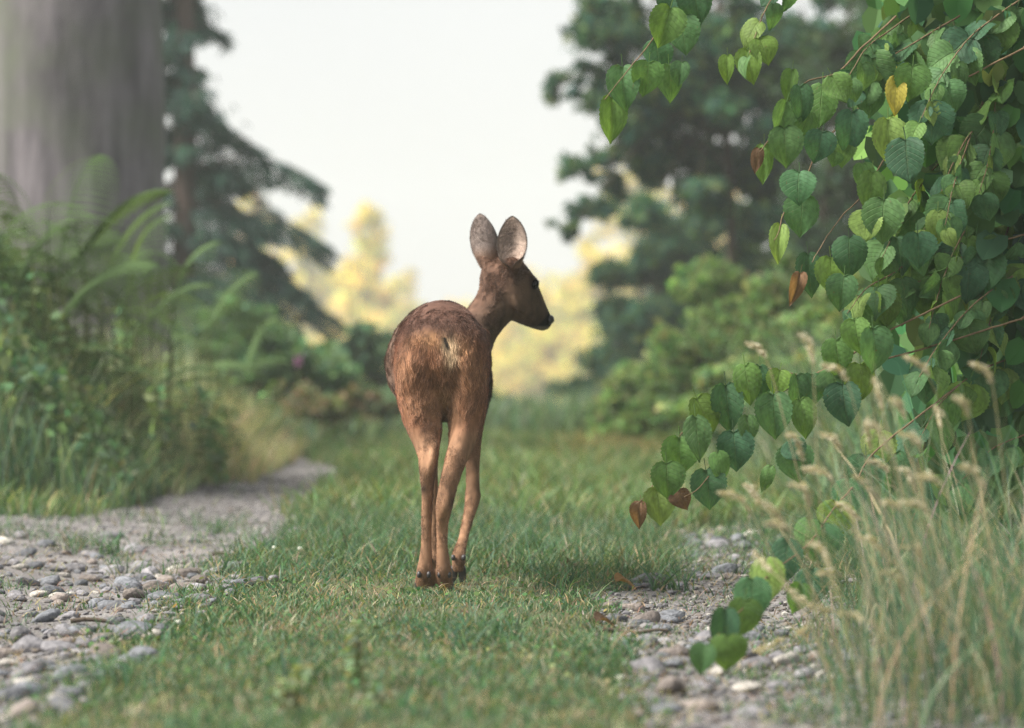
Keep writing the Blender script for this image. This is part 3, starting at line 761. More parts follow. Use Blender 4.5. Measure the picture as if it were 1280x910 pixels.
# eye, nose, hooves ------------------------------------------------------
def gloss(name, c, rough=.15):
    m, nt, b = new_mat(name); b.inputs["Base Color"].default_value = (*c, 1); b.inputs["Roughness"].default_value = rough
    tn = N(nt, "ShaderNodeTexNoise"); tn.inputs["Scale"].default_value = 140
    bp = N(nt, "ShaderNodeBump"); bp.inputs["Distance"].default_value = .0008; bp.inputs["Strength"].default_value = .3 if rough > .12 else 0
    nt.links.new(tn.outputs["Fac"], bp.inputs["Height"]); nt.links.new(bp.outputs["Normal"], b.inputs["Normal"])
    return m
M_EYE = gloss("eye_gloss", (.004, .003, .003), .12); M_EYE.node_tree.nodes["Principled BSDF"].inputs["Specular IOR Level"].default_value = .25; M_NOSE = gloss("nose_skin", (.010, .009, .010), .32); M_HOOF = gloss("hoof_horn", (.035, .034, .038), .38)
def ball(name, c, r, mat, parent, sub=3, rot=(0, 0, 0)):
    bm = bmesh.new(); bmesh.ops.create_icosphere(bm, subdivisions=sub, radius=1)
    me = bpy.data.meshes.new(name); bm.to_mesh(me); bm.free(); me.materials.append(mat)
    me.polygons.foreach_set("use_smooth", np.ones(len(me.polygons), bool))
    M_ = Matrix.Translation(c) @ Matrix.Rotation(rot[2], 4, 'Z') @ Matrix.Rotation(rot[1], 4, 'Y') @ Matrix.Diagonal((*r, 1)); me.transform(M_)
    return under(link(name, me), parent)
ball("eye", P(669.3, 355.5, 9.690), (.0100, .0110, .0140), M_EYE, deer, rot=(0, .25, 0))
ball("eye", P(668.5, 355.5, 9.786), (.0085, .0095, .0125), M_EYE, deer, rot=(0, .25, 0))
# lashes
rr = np.random.default_rng(9); n = 26; lp = np.array(P(671, 349.5, 9.688))+rr.normal(size=(n, 3))*[.002, .003, .0012]
fur("eyelashes", lp, np.tile([[.8, -.5, .3]], (n, 1)), .009+.005*rr.random(n), np.tile([[1., -.3, .15]], (n, 1)), np.full((n, 3), .012), .0003, deer, lift=.1, wild=.1)
bm = bmesh.new(); bmesh.ops.create_icosphere(bm, subdivisions=3, radius=1)
for v in bm.verts:
    v.co.x *= .014*(1-.25*(v.co.z < 0)); v.co.y *= .0195; v.co.z *= .0165
    for sy in (-1, 1):
        dn = (v.co-Vector((.006, sy*.0135, .0015))).length
        if dn < .006: v.co.x -= .004*(1-dn/.006); v.co.y -= sy*.003*(1-dn/.006)
me = bpy.data.meshes.new("nose"); bm.to_mesh(me); bm.free(); me.materials.append(M_NOSE); me.polygons.foreach_set("use_smooth", np.ones(len(me.polygons), bool))
me.transform(Matrix.Translation(P(686.3, 400.5, 9.764)) @ Matrix.Rotation(.25, 4, 'Z') @ Matrix.Rotation(.50, 4, 'Y')); under(link("nose", me), deer)

def hoof(c, yaw, pitch, L=.055, w=.0135, h=.030, name="hoof"):
    "one pointed half of a cloven hoof; toe points along +Y before rotation"
    st = []
    for t, ww, hh, zz in ((0, .75, .80, .55), (.12, 1, 1, .5), (.4, 1, .85, .42), (.7, .78, .55, .28), (.92, .40, .25, .13), (1, .10, .08, .05)):
        st.append(((0, -L*.45+L*t, h*zz), (w*ww, 0, 0), (0, 0, h*hh*.5), (0, 0, -h*zz if hh > .3 else -h*hh*.5)))
    V, T, T3 = loft(ribs(st, 16), 14)
    me = bpy.data.meshes.new(name); me.from_pydata([tuple(v) for v in V], [], [tuple(t) for t in T]+T3); me.update()
    me.materials.append(M_HOOF); me.polygons.foreach_set("use_smooth", np.ones(len(me.polygons), bool))
    me.transform(Matrix.Translation(c) @ Matrix.Rotation(yaw, 4, 'Z') @ Matrix.Rotation(pitch, 4, 'X'))
    return under(link(name, me), deer)
for (px, py, Y) in ((530, 738, .085), (555.5, 738, .08), (544, 721, .64)):
    c = P(px, py, CAMD+Y); c.z = .004
    for s in (-1, 1): hoof(c+Vector((s*.0125, 0, 0)), -s*.10, 0)
    q = P(px, py-20, CAMD+Y-.055)
    for s in (-1, 1): ball("dewclaw", q+Vector((s*.0125, -.004, 0)), (.0062, .0075, .0095), M_HOOF, deer, 2)
# trailing right fore hoof, standing on its tip
c = P(572.5, 722, CAMD+.345)
for s in (-1, 1):
    hoof(c+Vector((s*.0105, 0, 0)), -s*.10, math.radians(-72), L=.062, w=.0105, h=.024)
    ball("dewclaw", P(573+s*6.5, 697, CAMD+.313), (.0062, .0075, .0085), M_HOOF, deer, 2)
# ------------------------------------------------------------------ foliage builders
def cards(cent, size, col, rr, elong=1.5, nrm=None, spread=1.0, droop=0.0):
    "small folded leaves: 4 verts / 2 tris each"
    n = len(cent)
    nr = rr.normal(size=(n, 3))*spread
    if nrm is not None: nr = nr+nrm
    nr = unit(nr); t = unit(np.cross(nr, rr.normal(size=(n, 3)))); t[:, 2] -= droop; t = unit(t); s = unit(np.cross(nr, t))
    size = np.asarray(size)*np.ones(n); L = (size*elong)[:, None]; W = size[:, None]*.5
    nr = np.cross(t, s)
    V = np.stack([cent-t*L*.5, cent+s*W+nr*W*.25, cent+t*L*.5, cent-s*W+nr*W*.25], 1).reshape(-1, 3)
    T = (np.array([(0, 1, 2), (0, 2, 3)])[None]+(np.arange(n)*4)[:, None, None]).reshape(-1, 3)
    return V, T, np.repeat(col, 4, 0)

def clumped(n, centers, radii, rr, shell=.35):
    i = rr.choice(len(centers), n, p=np.array(radii)**2/np.sum(np.array(radii)**2))
    R = np.array(radii)[i]
    return np.array(centers)[i]+rr.normal(size=(n, 3))*(R*.58)[:, None]*[1.1, 1.1, .7], i

def fol_cols(n, base, rr, var=.3):
    return grass_cols(n, base, [1/len(base)]*len(base), rr, var)

def limbs_mesh(name, specs, mat, n=7):
    mb = MB()
    for pts, r0, r1 in specs:
        sp = spline(pts, 4*len(pts)); V, T = tube(sp, np.linspace(r0, r1, len(sp)), n); mb.add(V, T)
    return mb.mesh(name, mat)

def broadleaf(name, label, cat, base, trunk_top, r, crowns, nleaf, leaf, cols, seed, group=None, bark=M_DARKBARK, trans_mat=M_FOL, shell=.35):
    "tree or shrub: trunk, limbs to every crown clump, clumps of leaves"
    rr = np.random.default_rng(seed); o = empty(name, base); tag(o, label, cat, group)
    b = Vector(base); tt = Vector(trunk_top)
    tr = [b+Vector((0, 0, -.15)), b.lerp(tt, .35)+Vector(rr.normal(size=3)*r*.6), b.lerp(tt, .7)+Vector(rr.normal(size=3)*r*.8), tt]
    sp = spline(tr, 14); rad = r*(1-.55*np.linspace(0, 1, 14)); rad[0] *= 1.35
    V, T = tube(sp, rad, 12); mb = MB(); mb.add(V, T)
    under(link("trunk", mb.mesh("trunk", bark)), o)
    specs = []; cen = []; rads = []
    for cx, cy_, cz, cr in crowns:
        c = np.array([cx, cy_, cz]); t = rr.uniform(.45, 1); st = np.array(b.lerp(tt, t))
        specs.append(([st, st*.5+c*.5+np.array([0, 0, .12*np.linalg.norm(c-st)]), c], r*.30, r*.06))
        k = max(5, int(8*cr/.6))
        for _ in range(min(k, 22)):
            q = c+rr.normal(size=3)*cr*[.75, .7, .5]; cen.append(q); rads.append(cr*rr.uniform(.18, .60))
            if rr.random() < .5: specs.append(([c, (c+q)/2+rr.normal(size=3)*.05*cr, q], r*.10, r*.03))
    under(link("limbs", limbs_mesh("limbs", specs, bark)), o)
    p, i = clumped(nleaf, cen, rads, rr, shell)
    cc = fol_cols(nleaf, cols, rr)*(.75+.5*np.random.default_rng(seed+1).random(len(cen)))[i][:, None]
    V, T, C = cards(p, leaf*(.6+.8*rr.random(nleaf)), cc, rr, droop=.25)
    under(link("crown", np_mesh("crown", V, T, trans_mat, C.clip(0, 1), False)), o)
    return o

gz = lambda x, y: float(gheight(np.array([x]), np.array([y]))[0])
def at_ground(px, d):
    x = (px-640)*d/F; return (x, d-CAMD, gz(x, d-CAMD))

# ------------------------------------------------------------------ big beech at the left
d = 21.0; b = at_ground(92, d); rr = np.random.default_rng(31)
bt = empty("beech_tree", b); tag(bt, "massive smooth grey tree trunk rising behind the ferns on the left", "tree")
pts = [(b[0]-.02, b[1], b[2]-.2), (b[0], b[1], b[2]+.6), (b[0]+.01, b[1], b[2]+2), (b[0]-.03, b[1], b[2]+4.5), (b[0]-.1, b[1]+.1, b[2]+7.5), (b[0]-.1, b[1]+.2, b[2]+11)]
sp = spline(pts, 40); rad = np.interp(sp[:, 2]-b[2], [-.3, 0, .5, 1.2, 4, 11], [.75, .68, .57, .53, .49, .26])
V, T = tube(sp, rad, 40); V = np.array([tuple(v) for v in V]); ctr = np.repeat(sp, 40, 0)
V = ctr+(V-ctr)*(1+.16*(fbm(V*[1, 1, .3], 3.2, 3)-.5))[:, None]
under(link("trunk", np_mesh("trunk", V, T, M_BEECH)), bt)
cr = [(b[0]+rr.uniform(-3, 2.0), b[1]+rr.uniform(-1.5, 3), b[2]+rr.uniform(7.5, 12.5), rr.uniform(1.0, 1.7)) for _ in range(9)]
specs = []; cen = []; rads = []
for cx, cy_, cz, r_ in cr:
    c = np.array([cx, cy_, cz]); st = np.array([b[0]-.05, b[1]+.1, min(cz-1.5, b[2]+9)])
    specs.append(([st, st*.5+c*.5+[0, 0, .4], c], .14, .03))
    for _ in range(8): cen.append(c+rr.normal(size=3)*r_*.5); rads.append(r_*.45)
under(link("limbs", limbs_mesh("limbs", specs, M_BEECH)), bt)
p, i = clumped(9000, cen, rads, rr); V, T, C = cards(p, .10, fol_cols(9000, [(.05, .10, .03), (.07, .13, .035)], rr), rr)
under(link("crown", np_mesh("crown", V, T, M_FOL, C, False)), bt)

b2 = M_BEECH.node_tree; pb = b2.nodes["Principled BSDF"]; src = pb.inputs["Base Color"].links[0].from_socket
tcb = N(b2, "ShaderNodeTexCoord"); tnb = N(b2, "ShaderNodeTexNoise"); tnb.inputs["Scale"].default_value = 2.2; tnb.inputs["Detail"].default_value = 5; b2.links.new(tcb.outputs["Object"], tnb.inputs["Vector"])
mrb = N(b2, "ShaderNodeMapRange"); mrb.inputs["From Min"].default_value = .42; mrb.inputs["From Max"].default_value = .66; mrb.inputs["To Max"].default_value = .75; b2.links.new(tnb.outputs["Fac"], mrb.inputs["Value"])
mxb = N(b2, "ShaderNodeMix", data_type='RGBA'); b2.links.new(mrb.outputs[0], mxb.inputs["Factor"]); b2.links.new(src, mxb.inputs["A"]); mxb.inputs["B"].default_value = (.10, .115, .085, 1); b2.links.new(mxb.outputs["Result"], pb.inputs["Base Color"])
# ------------------------------------------------------------------ spruces
def spruce(label, px, d, H, spread, seed, boughs=None, cols=((.028, .075, .055), (.040, .095, .065), (.020, .058, .046)), z0=.3, nb=70, dens=1.0, group=None):
    rr = np.random.default_rng(seed); b = np.array(at_ground(px, d)); o = empty("spruce_tree", b); tag(o, label, "tree", group)
    sp = spline([b+[0, 0, -.2], b+[.03, 0, H*.3], b+[-.02, .03, H*.7], b+[0, 0, H]], 20)
    V, T = tube(sp, np.linspace(H*.016+.03, .01, 20), 12); mb = MB(); mb.add(V, T); under(link("trunk", mb.mesh("trunk", M_SPRUCEBARK)), o)
    sb = []
    for k in range(nb):
        t = (k+rr.random())/nb; z = z0+(H-z0)*t; L = spread*(1-t)**.8*rr.uniform(.55, 1.1)+.1
        sb.append((z, rr.uniform(0, 2*np.pi), L, rr.uniform(.15, .42)))
    for q in (boughs or []): sb.append(q)
    for z, a, L, dr in sb:
        dirn = np.array([math.cos(a), math.sin(a), 0]); st = b+[0, 0, z]; m_ = 9
        pts = [st+dirn*L*t+np.array([0, 0, .16*L*math.sin(math.pi*t*.8)-dr*L*t*t]) for t in np.linspace(0, 1, m_)]
        V, T = tube(pts, np.linspace(.012+.01*L, .004, m_), 5); mb = MB(); mb.add(V, T); bo = under(link('bough', mb.mesh('bough', M_SPRUCEBARK)), o)
        side = np.array([-dirn[1], dirn[0], 0]); n = int(300*dens*L+25)
        t = rr.random(n)**.75; i = t*(m_-1); i0 = np.minimum(i.astype(int), m_-2); f = (i-i0)[:, None]
        pa = np.array(pts); q = pa[i0]*(1-f)+pa[i0+1]*f
        lat = rr.normal(size=n)*.20*L*(1.05-t)**.6+rr.normal(size=n)*.03
        q = q+side*lat[:, None]+dirn*(np.abs(lat)*.35)[:, None]; q[:, 2] -= np.abs(lat)*.25+rr.random(n)**1.6*(.05+.13*L)
        dd = unit(dirn*.6+side*np.sign(lat)[:, None]*.55+np.c_[np.zeros((n, 2)), -.45-.5*rr.random(n)]+rr.normal(size=(n, 3))*.25)
        Sn = .085*(.6+.8*rr.random(n))*(spread/2.0)**.5
        s = unit(np.cross(dd, rr.normal(size=(n, 3)))); w = (Sn*.26)[:, None]; Ln = Sn[:, None]*1.4
        V = np.stack([q-s*w, q+s*w, q+dd*Ln+s*w*.5, q+dd*Ln-s*w*.5], 1).reshape(-1, 3)
        T = (np.array([(0, 1, 2), (0, 2, 3)])[None]+(np.arange(n)*4)[:, None, None]).reshape(-1, 3)
        nd_ = link("needles", np_mesh("needles", V, T, M_NEEDLE, np.repeat(fol_cols(n, cols, rr), 4, 0), False), bo); nd_["kind"] = "stuff"
    return o
# boughs: height above base, azimuth, length, droop
spruce("dark spruce with long drooping boughs right behind the thick grey trunk", 228, 33, 8.0, .80, 41, nb=110, dens=1.9,
       boughs=[(2.15, .0, 1.32, .18), (1.62, -.1, 1.40, .22), (1.45, .25, 1.0, .3), (1.22, 0, 1.22, .3), (.95, .1, 1.46, .22), (.75, -.2, 1.0, .3), (.55, .1, 1.25, .25)])
spruce("small dark spruce further back beside the drooping boughs", 322, 47, 3.9, .85, 43, nb=30, dens=.7)

# ------------------------------------------------------------------ shrubs left and centre, behind the deer
G1 = [(.11, .21, .10), (.14, .245, .115), (.09, .175, .10)]; G2 = [(.14, .23, .09), (.18, .27, .11), (.12, .20, .085)]; GB = [(.085, .16, .10), (.11, .185, .105), (.07, .13, .09)]
BR = [(.19, .16, .10), (.22, .18, .12), (.12, .17, .08), (.15, .19, .09)]
def shrub(label, px, d, ztop_py, halfw_px, cols, seed, n=6000, leaf=.05, group=None, extra=0):
    rr = np.random.default_rng(seed); b = at_ground(px, d); top = P(px, ztop_py, d).z; H = top-b[2]; W = halfw_px*d/F
    cr = []
    for _ in range(9):
        u = rr.uniform(-1, 1); hgt = H*(1-.45*u*u)*rr.uniform(.35, .88)
        cr.append((b[0]+u*W*.75, b[1]+rr.uniform(-.6, .6)*W*.8, b[2]+hgt, min(W*.42, H*.33)*rr.uniform(.7, 1.15)))
    cr.append((b[0], b[1], b[2]+H*.80, min(W*.5, H*.28)))
    for q in range(4): cr.append((b[0]+rr.uniform(-.8, .8)*W, b[1]-.2*W, b[2]+H*.16, min(W*.4, H*.22)))
    return broadleaf("shrub", label, "shrub", b, (b[0], b[1], b[2]+H*.6), .02+.012*H, cr, n, leaf, cols, seed, group)
GS = "shrubs along the left side of the way"
shrub("leafy green shrub just right of the spruce foot", 305, 25, 372, 80, G1, 101, 9000, .05, GS)
shrub("dull green bush with the purple foxglove in front of it", 385, 26, 402, 70, G1, 102, 9000, .05, GS)
shrub("bluish green bush touching the deer's left flank in view", 462, 29, 412, 75, GB, 103, 9000, .05, GS)
shrub("low brown withered bush beside the end of the left track", 388, 23.2, 486, 44, BR, 104, 4500, .035, GS)
shrub("reddish brown low bush close behind the deer's rump", 448, 24.5, 490, 46, [(.18, .14, .09), (.11, .13, .07), (.09, .13, .07)], 105, 5000, .04, GS)
GS2 = "shrubs across the far end of the way"
shrub("green hedge bush seen between the deer's belly and legs", 535, 28, 470, 80, G1, 106, 8000, .05, GS2)
shrub("rounded green bush right of the deer's hind legs", 640, 29, 500, 70, GB, 107, 8000, .05, GS2)
shrub("low bush right of the deer at the bend of the way", 712, 28, 520, 55, G1, 108, 6000, .05, GS2)

# ------------------------------------------------------------------ right side: trees and shrubs
GD = [(.045, .125, .090), (.065, .155, .10), (.036, .10, .078), (.12, .19, .08)]  # last tone: yellow sunlight on some leaves, put into the colour
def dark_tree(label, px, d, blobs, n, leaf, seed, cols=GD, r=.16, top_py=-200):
    b = at_ground(px, d); cr = []
    for bx, by, br in blobs:
        p = P(bx, by, d); cr.append((p.x, p.y+np.random.default_rng(seed+int(bx)).uniform(-.8, .8), p.z, br*d/F))
    t = P(px, top_py, d)
    return broadleaf("broadleaf_tree", label, "tree", b, (t.x, t.y, t.z), r, cr, n, leaf, cols, seed)
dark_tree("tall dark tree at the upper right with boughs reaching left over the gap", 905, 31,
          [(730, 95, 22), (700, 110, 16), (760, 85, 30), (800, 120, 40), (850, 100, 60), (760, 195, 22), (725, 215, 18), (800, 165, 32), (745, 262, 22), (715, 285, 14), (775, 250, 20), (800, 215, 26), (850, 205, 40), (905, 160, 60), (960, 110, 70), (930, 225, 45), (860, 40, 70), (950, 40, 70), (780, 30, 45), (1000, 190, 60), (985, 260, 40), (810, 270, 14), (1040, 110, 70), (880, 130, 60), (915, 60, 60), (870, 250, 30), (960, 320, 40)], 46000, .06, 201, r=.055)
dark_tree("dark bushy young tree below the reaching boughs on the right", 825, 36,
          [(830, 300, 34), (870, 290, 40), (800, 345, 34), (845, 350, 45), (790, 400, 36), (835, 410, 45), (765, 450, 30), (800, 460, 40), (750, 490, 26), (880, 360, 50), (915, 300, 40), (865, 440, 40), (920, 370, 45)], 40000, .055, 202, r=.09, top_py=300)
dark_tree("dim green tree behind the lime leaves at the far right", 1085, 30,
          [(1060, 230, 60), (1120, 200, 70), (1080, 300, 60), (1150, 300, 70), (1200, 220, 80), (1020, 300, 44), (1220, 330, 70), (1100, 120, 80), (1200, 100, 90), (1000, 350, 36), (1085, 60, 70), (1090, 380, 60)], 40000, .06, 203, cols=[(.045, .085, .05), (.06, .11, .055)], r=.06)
GR = "light green bushes on the right bank"
LG = [(.18, .31, .12), (.24, .36, .14), (.29, .35, .15), (.13, .24, .10)]
shrub("pale green bush on the right bank below the dark tree", 905, 24, 325, 75, LG, 211, 9000, .045, GR)
shrub("light green bush on the right bank behind the top of the arching twig", 990, 21.5, 330, 75, LG, 212, 9000, .04, GR)
shrub("yellowish green bush low on the right bank behind the dark arching leaves", 872, 22.5, 425, 70, LG, 213, 8000, .04, GR)
shrub("green bush on the right bank hidden partly by the leafy lime", 1085, 19, 330, 85, LG, 214, 9000, .04, GR)
shrub("soft green bush at the foot of the dark young tree", 802, 24.5, 468, 60, LG, 215, 7000, .045, GR)
shrub("small olive bush between the deer and the right bank", 756, 26, 508, 45, G2, 216, 5000, .045, GR)
shrub("bright green bush low behind the tip of the arching twig", 925, 19.5, 455, 70, LG, 217, 7000, .035, GR)

# ------------------------------------------------------------------ far sunlit yellow trees
YL = [(.70, .63, .20), (.76, .67, .22), (.60, .58, .19), (.72, .60, .20)]  # very bright yellow: strong sunlight on the leaves put into their colour
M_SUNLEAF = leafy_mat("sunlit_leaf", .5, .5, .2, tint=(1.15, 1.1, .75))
far = [(318, 95, 238, 30, "pale yellow tree showing through the spruce boughs"), (385, 110, 262, 26, "slim pale yellow tree just right of the spruce boughs"), (455, 92, 258, 34, "brightest yellow tree left of the deer's rump"),
       (505, 120, 340, 30, "low yellow tree touching the deer's rump in view"), (572, 135, 385, 40, "hazy cream tree behind the deer's neck"), (655, 115, 330, 36, "hazy yellow tree behind the deer's face"),
       (705, 100, 345, 40, "bright yellow tree right of the deer's muzzle"), (680, 85, 415, 40, "low yellow bush tree below the deer's muzzle"), (745, 90, 290, 30, "pale yellow tree left of the dark young tree"), (630, 90, 430, 36, "low golden tree right of the deer's chest"), (800, 105, 200, 40, "yellow tree glowing through the reaching dark boughs"), (420, 140, 330, 40, "faint yellow tree far behind the left bushes"), (875, 110, 215, 40, "yellow tree shining between the dark tree and dark bush")]
for i, (px, d, tp, hw, lab) in enumerate(far):
    d = d*1.85
    b = at_ground(px, d); top = P(px, tp, d).z; W = hw*1.45*d/F; rr = np.random.default_rng(300+i); zb = P(px, 560, d).z
    cr = []
    for k in range(12):
        t = (k+.5)/12; cr.append((b[0]+rr.uniform(-.6, .6)*W*(1.1-t), b[1]+rr.uniform(-.7, .7)*W, zb+(top-zb)*(.08+.9*t), W*(.75-.45*t)))
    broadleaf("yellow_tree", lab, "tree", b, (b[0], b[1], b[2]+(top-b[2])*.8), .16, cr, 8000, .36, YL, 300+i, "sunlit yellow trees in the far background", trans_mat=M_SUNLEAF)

# ------------------------------------------------------------------ left bank: tall grass, ferns, herbs
rr = np.random.default_rng(61); parts = []
def bank_pts(n, d0, d1, x0, x1): 
    d = rr.uniform(d0, d1, n); return rr.uniform(x0, x1, n), d-CAMD
TG = [(.085, .16, .09), (.125, .20, .105), (.06, .12, .08), (.26, .26, .16), (.17, .23, .12)]
x, y = bank_pts(42000, 13.6, 23, -5.2, -1.5)
k = (x > -(y+9)*.16) & (x < -1.42-.10*fbm(np.c_[x, y], 1.5, 2)); x, y = x[k], y[k]; n = len(x)
hh = (.14+.42*smooth(1.45, 2.0, -x)+.80*smooth(1.9, 2.7, -x))*smooth(21.5, 15.5, y+9).clip(.42, 1)*(.35+.65*rr.random(n))
C = grass_cols(n, TG, [.32, .28, .24, .04, .12], rr)
dry = rr.random(n) < .75*smooth(15.5, 18.5, y+9)*smooth(2.9, 1.9, -x); C[dry] = grass_cols(int(dry.sum()), [(.33, .31, .19), (.25, .25, .14), (.20, .17, .11)], [.45, .4, .15], rr)
parts.append(blades(x, y, hh, .006+.007*rr.random(n), .10+.35*rr.random(n), C, rr=rr))
x, y = bank_pts(14000, 21, 33, -6, -.8); k = (x > -(y+9)*.16) & (x < -1.35+.5*smooth(12.5, 15.5, y)); x, y = x[k], y[k]; n = len(x)
parts.append(blades(x, y, .25+.5*rr.random(n)*smooth(1.2, 3, -x), .012+.012*rr.random(n), .2+.5*rr.random(n), grass_cols(n, TG, [.3, .3, .2, .08, .12], rr), rr=rr))
x, y = bank_pts(5200, 17.0, 21.5, -2.35, -1.25); n = len(x)
parts.append(blades(x, y, (.22+.34*rr.random(n))*smooth(1.2, 1.6, -x).clip(.4, 1), .006+.006*rr.random(n), .25+.6*rr.random(n), grass_cols(n, [(.40, .37, .23), (.30, .30, .16), (.17, .22, .10)], [.4, .35, .25], rr), rr=rr))
x, y = bank_pts(9000, 15.0, 20.5, -2.5, -1.42); k = (x > -(y+9)*.16) & (rr.random(len(x)) < .25+.75*fbm(np.c_[x, y], 1.8, 2)); x, y = x[k], y[k]; n = len(x)
parts.append(blades(x, y, (.16+.50*smooth(1.42, 2.0, -x))*(.5+.7*rr.random(n)), .0045+.005*rr.random(n), .15+.6*rr.random(n), grass_cols(n, [(.42, .42, .28), (.30, .36, .19), (.22, .31, .16), (.16, .25, .13)], [.28, .30, .24, .18], rr), rr=rr))
o = join_blades("tall_grass", parts); tag(o, "tall tangled green grass covering the left bank beside the track", "grass")
# nettles and herbs as leafy plants on the bank
def herb(label, px, d, h, seed, cols, nst=9, leaf=.035, spread=.16, group="leafy herbs on the left bank", name="nettle_plant", cat="plant"):
    rr = np.random.default_rng(seed); b = np.array(at_ground(px, d)); o = empty(name, b); tag(o, label, cat, group); mb = MB(); P_ = []; N_ = []
    for _ in range(nst):
        q = b+np.append(rr.normal(size=2)*spread, 0); hh = h*rr.uniform(.6, 1.08); ln = rr.normal(size=2)*.14*hh
        pts = [q+np.array([ln[0]*t*t, ln[1]*t*t, hh*t-.03]) for t in np.linspace(0, 1, 7)]
        V, T = tube(pts, np.linspace(.005, .002, 7), 5); mb.add(V, T)
        for t in np.linspace(.15, 1, 13):
            i = t*6; i0 = min(int(i), 5); c = pts[i0]*(1-(i-i0))+pts[i0+1]*(i-i0); a = rr.uniform(0, 3.14)
            for s in (0, 1, .5, 1.5):
                aa = a+s*math.pi; P_.append(c+np.array([math.cos(aa), math.sin(aa), -.1])*leaf*1.1); N_.append([math.cos(aa)*.5, math.sin(aa)*.5, 1])
    under(link("stems", mb.mesh("stems", M_STEM)), o)
    n = len(P_); V, T, C = cards(np.array(P_), leaf*(.7+.7*rr.random(n)), fol_cols(n, cols, rr), rr, 1.6, np.array(N_), .35)
    under(link("leaves", np_mesh("leaves", V, T, M_FOL, C, False)), o); return o
HB = [(.11, .20, .10), (.15, .24, .12), (.20, .28, .14)]
for i, (px, d, h, lab) in enumerate(((70, 16.5, 1.05, "leafy herb clump at the far left edge under the ferns"), (135, 17.5, .8, "leafy herb clump below the middle of the grey trunk"), (205, 18.5, .6, "leafy herb clump left of the pale dry grass"), (175, 16.2, .5, "short herb clump at the foot of the bank by the track"),
                                 (265, 20, .55, "leafy herb clump above the pale dry grass"), (20, 15.5, 1.0, "herb clump outermost on the left bank"), (240, 17.8, .35, "low herb clump at the edge of the left track"), (115, 15.2, .45, "low herb clump nearest the camera on the left bank"))):
    herb(lab, px, d, h, 400+i, HB, nst=14, leaf=.036)
rr = np.random.default_rng(66); x, y = bank_pts(56000, 14.0, 22, -4.4, -1.55); k = x > -(y+9)*.16; x, y = x[k], y[k]; n = len(x)
hb = (.10+.45*smooth(1.5, 2.0, -x)+.82*smooth(1.9, 2.7, -x))*smooth(22, 15.5, y+9).clip(.4, 1)
V, T, C = cards(np.c_[x, y, gheight(x, y)+hb*rr.random(n)**.6], .022+.034*rr.random(n), fol_cols(n, [(.12, .22, .11), (.17, .27, .14), (.23, .31, .17), (.09, .17, .10)], rr), rr, 1.7, None, 1, .2)
o = link("ground_herbs", np_mesh("ground_herbs", V, T, M_FOL, C.clip(0, 1), False)); tag(o, "small mixed herb leaves filling the grass of the left bank", "herbs", kind="stuff")
# bracken
def frond_mesh(seed):
    rr = np.random.default_rng(seed); V = []; T = []; n0 = 0; L = 1.0; m_ = 20
    pts = [np.array([0, .80*t-.06*t*t, .85*t-.42*t**2.4]) for t in np.linspace(0, 1, m_)]
    tv, tt = tube(pts, np.linspace(.008, .002, m_), 4); VV = [np.array([tuple(v) for v in tv])]; FF = [np.array(tt)]; n0 = len(tv)
    for i in range(4, m_):
        t = i/(m_-1); pl = .30*math.sin(math.pi*min(1, (1.05-t)*.95))**.8*(1-.25*t)+.02
        for s in (-1, 1):
            k = 8
            for j in range(k):
                u0, u1 = j/k, (j+.62)/k; w = .034*(1-u0)**.6+.005
                a = pts[i]+np.array([s*pl*u0, .10*pl*u0, -.22*pl*u0*u0]); b_ = pts[i]+np.array([s*pl*u1, .10*pl*u1, -.22*pl*u1*u1])
                f = np.array([s*.015, w*.5, -.006])
                VV.append(np.array([a-f*[0, 1, 1], b_-f*[-1, .75, -1], b_+f*[1, .75, 1], a+f*[0, 1, 1]])); FF.append(np.array([[0, 1, 2, 3]])+n0); n0 += 4
    V = np.concatenate(VV); c = np.array([.105, .175, .07])*(.8+.4*rr.random((len(V), 1)))
    return np_mesh("frond", V, np.concatenate(FF), M_FOL, c, False)
FR = [frond_mesh(s) for s in range(4)]
ferns = [(105, 16.0, 1.15, "bracken fern in front of the thick grey trunk, leftmost in the photo"), (150, 16.6, 1.10, "bracken fern in front of the right half of the grey trunk"), (195, 17.0, 1.0, "bracken fern at the right edge of the grey trunk"), (245, 18.0, .95, "bracken fern spreading under the spruce boughs"),
         (285, 19.5, .8, "bracken fern nearest the spruce bough tips"), (60, 15.4, 1.2, "bracken fern left of the grey trunk"), (15, 15.8, 1.15, "bracken fern at the outermost left"), (175, 15.8, .72, "low bracken fern on the front of the left bank")]
for i, (px, d, h, lab) in enumerate(ferns):
    rr = np.random.default_rng(500+i); b = at_ground(px, d); o = empty("bracken_fern", b); tag(o, lab, "fern", "bracken ferns on the left bank")
    specs = []
    for k in range(7):
        a = 2*math.pi*(k+rr.random()*.7)/7; hh = h*rr.uniform(.55, .8)
        top = np.array([b[0]+.08*math.cos(a), b[1]+.08*math.sin(a), b[2]+hh]); specs.append(([np.array(b)-[0, 0, .03], (np.array(b)+top)/2+[.02*math.cos(a), .02*math.sin(a), 0], top], .006, .005))
        f = link("frond", FR[rr.integers(4)], o); f.location = Vector(top)-Vector(b); s = rr.uniform(.48, .72)*h/1.1; f.scale = (s, s, s*rr.uniform(.7, 1.2)); f.rotation_euler = (rr.uniform(-.35, .55), rr.uniform(-.3, .3), a-math.pi/2)
    under(link("stalks", limbs_mesh("stalks", specs, M_STEM, 5)), o)
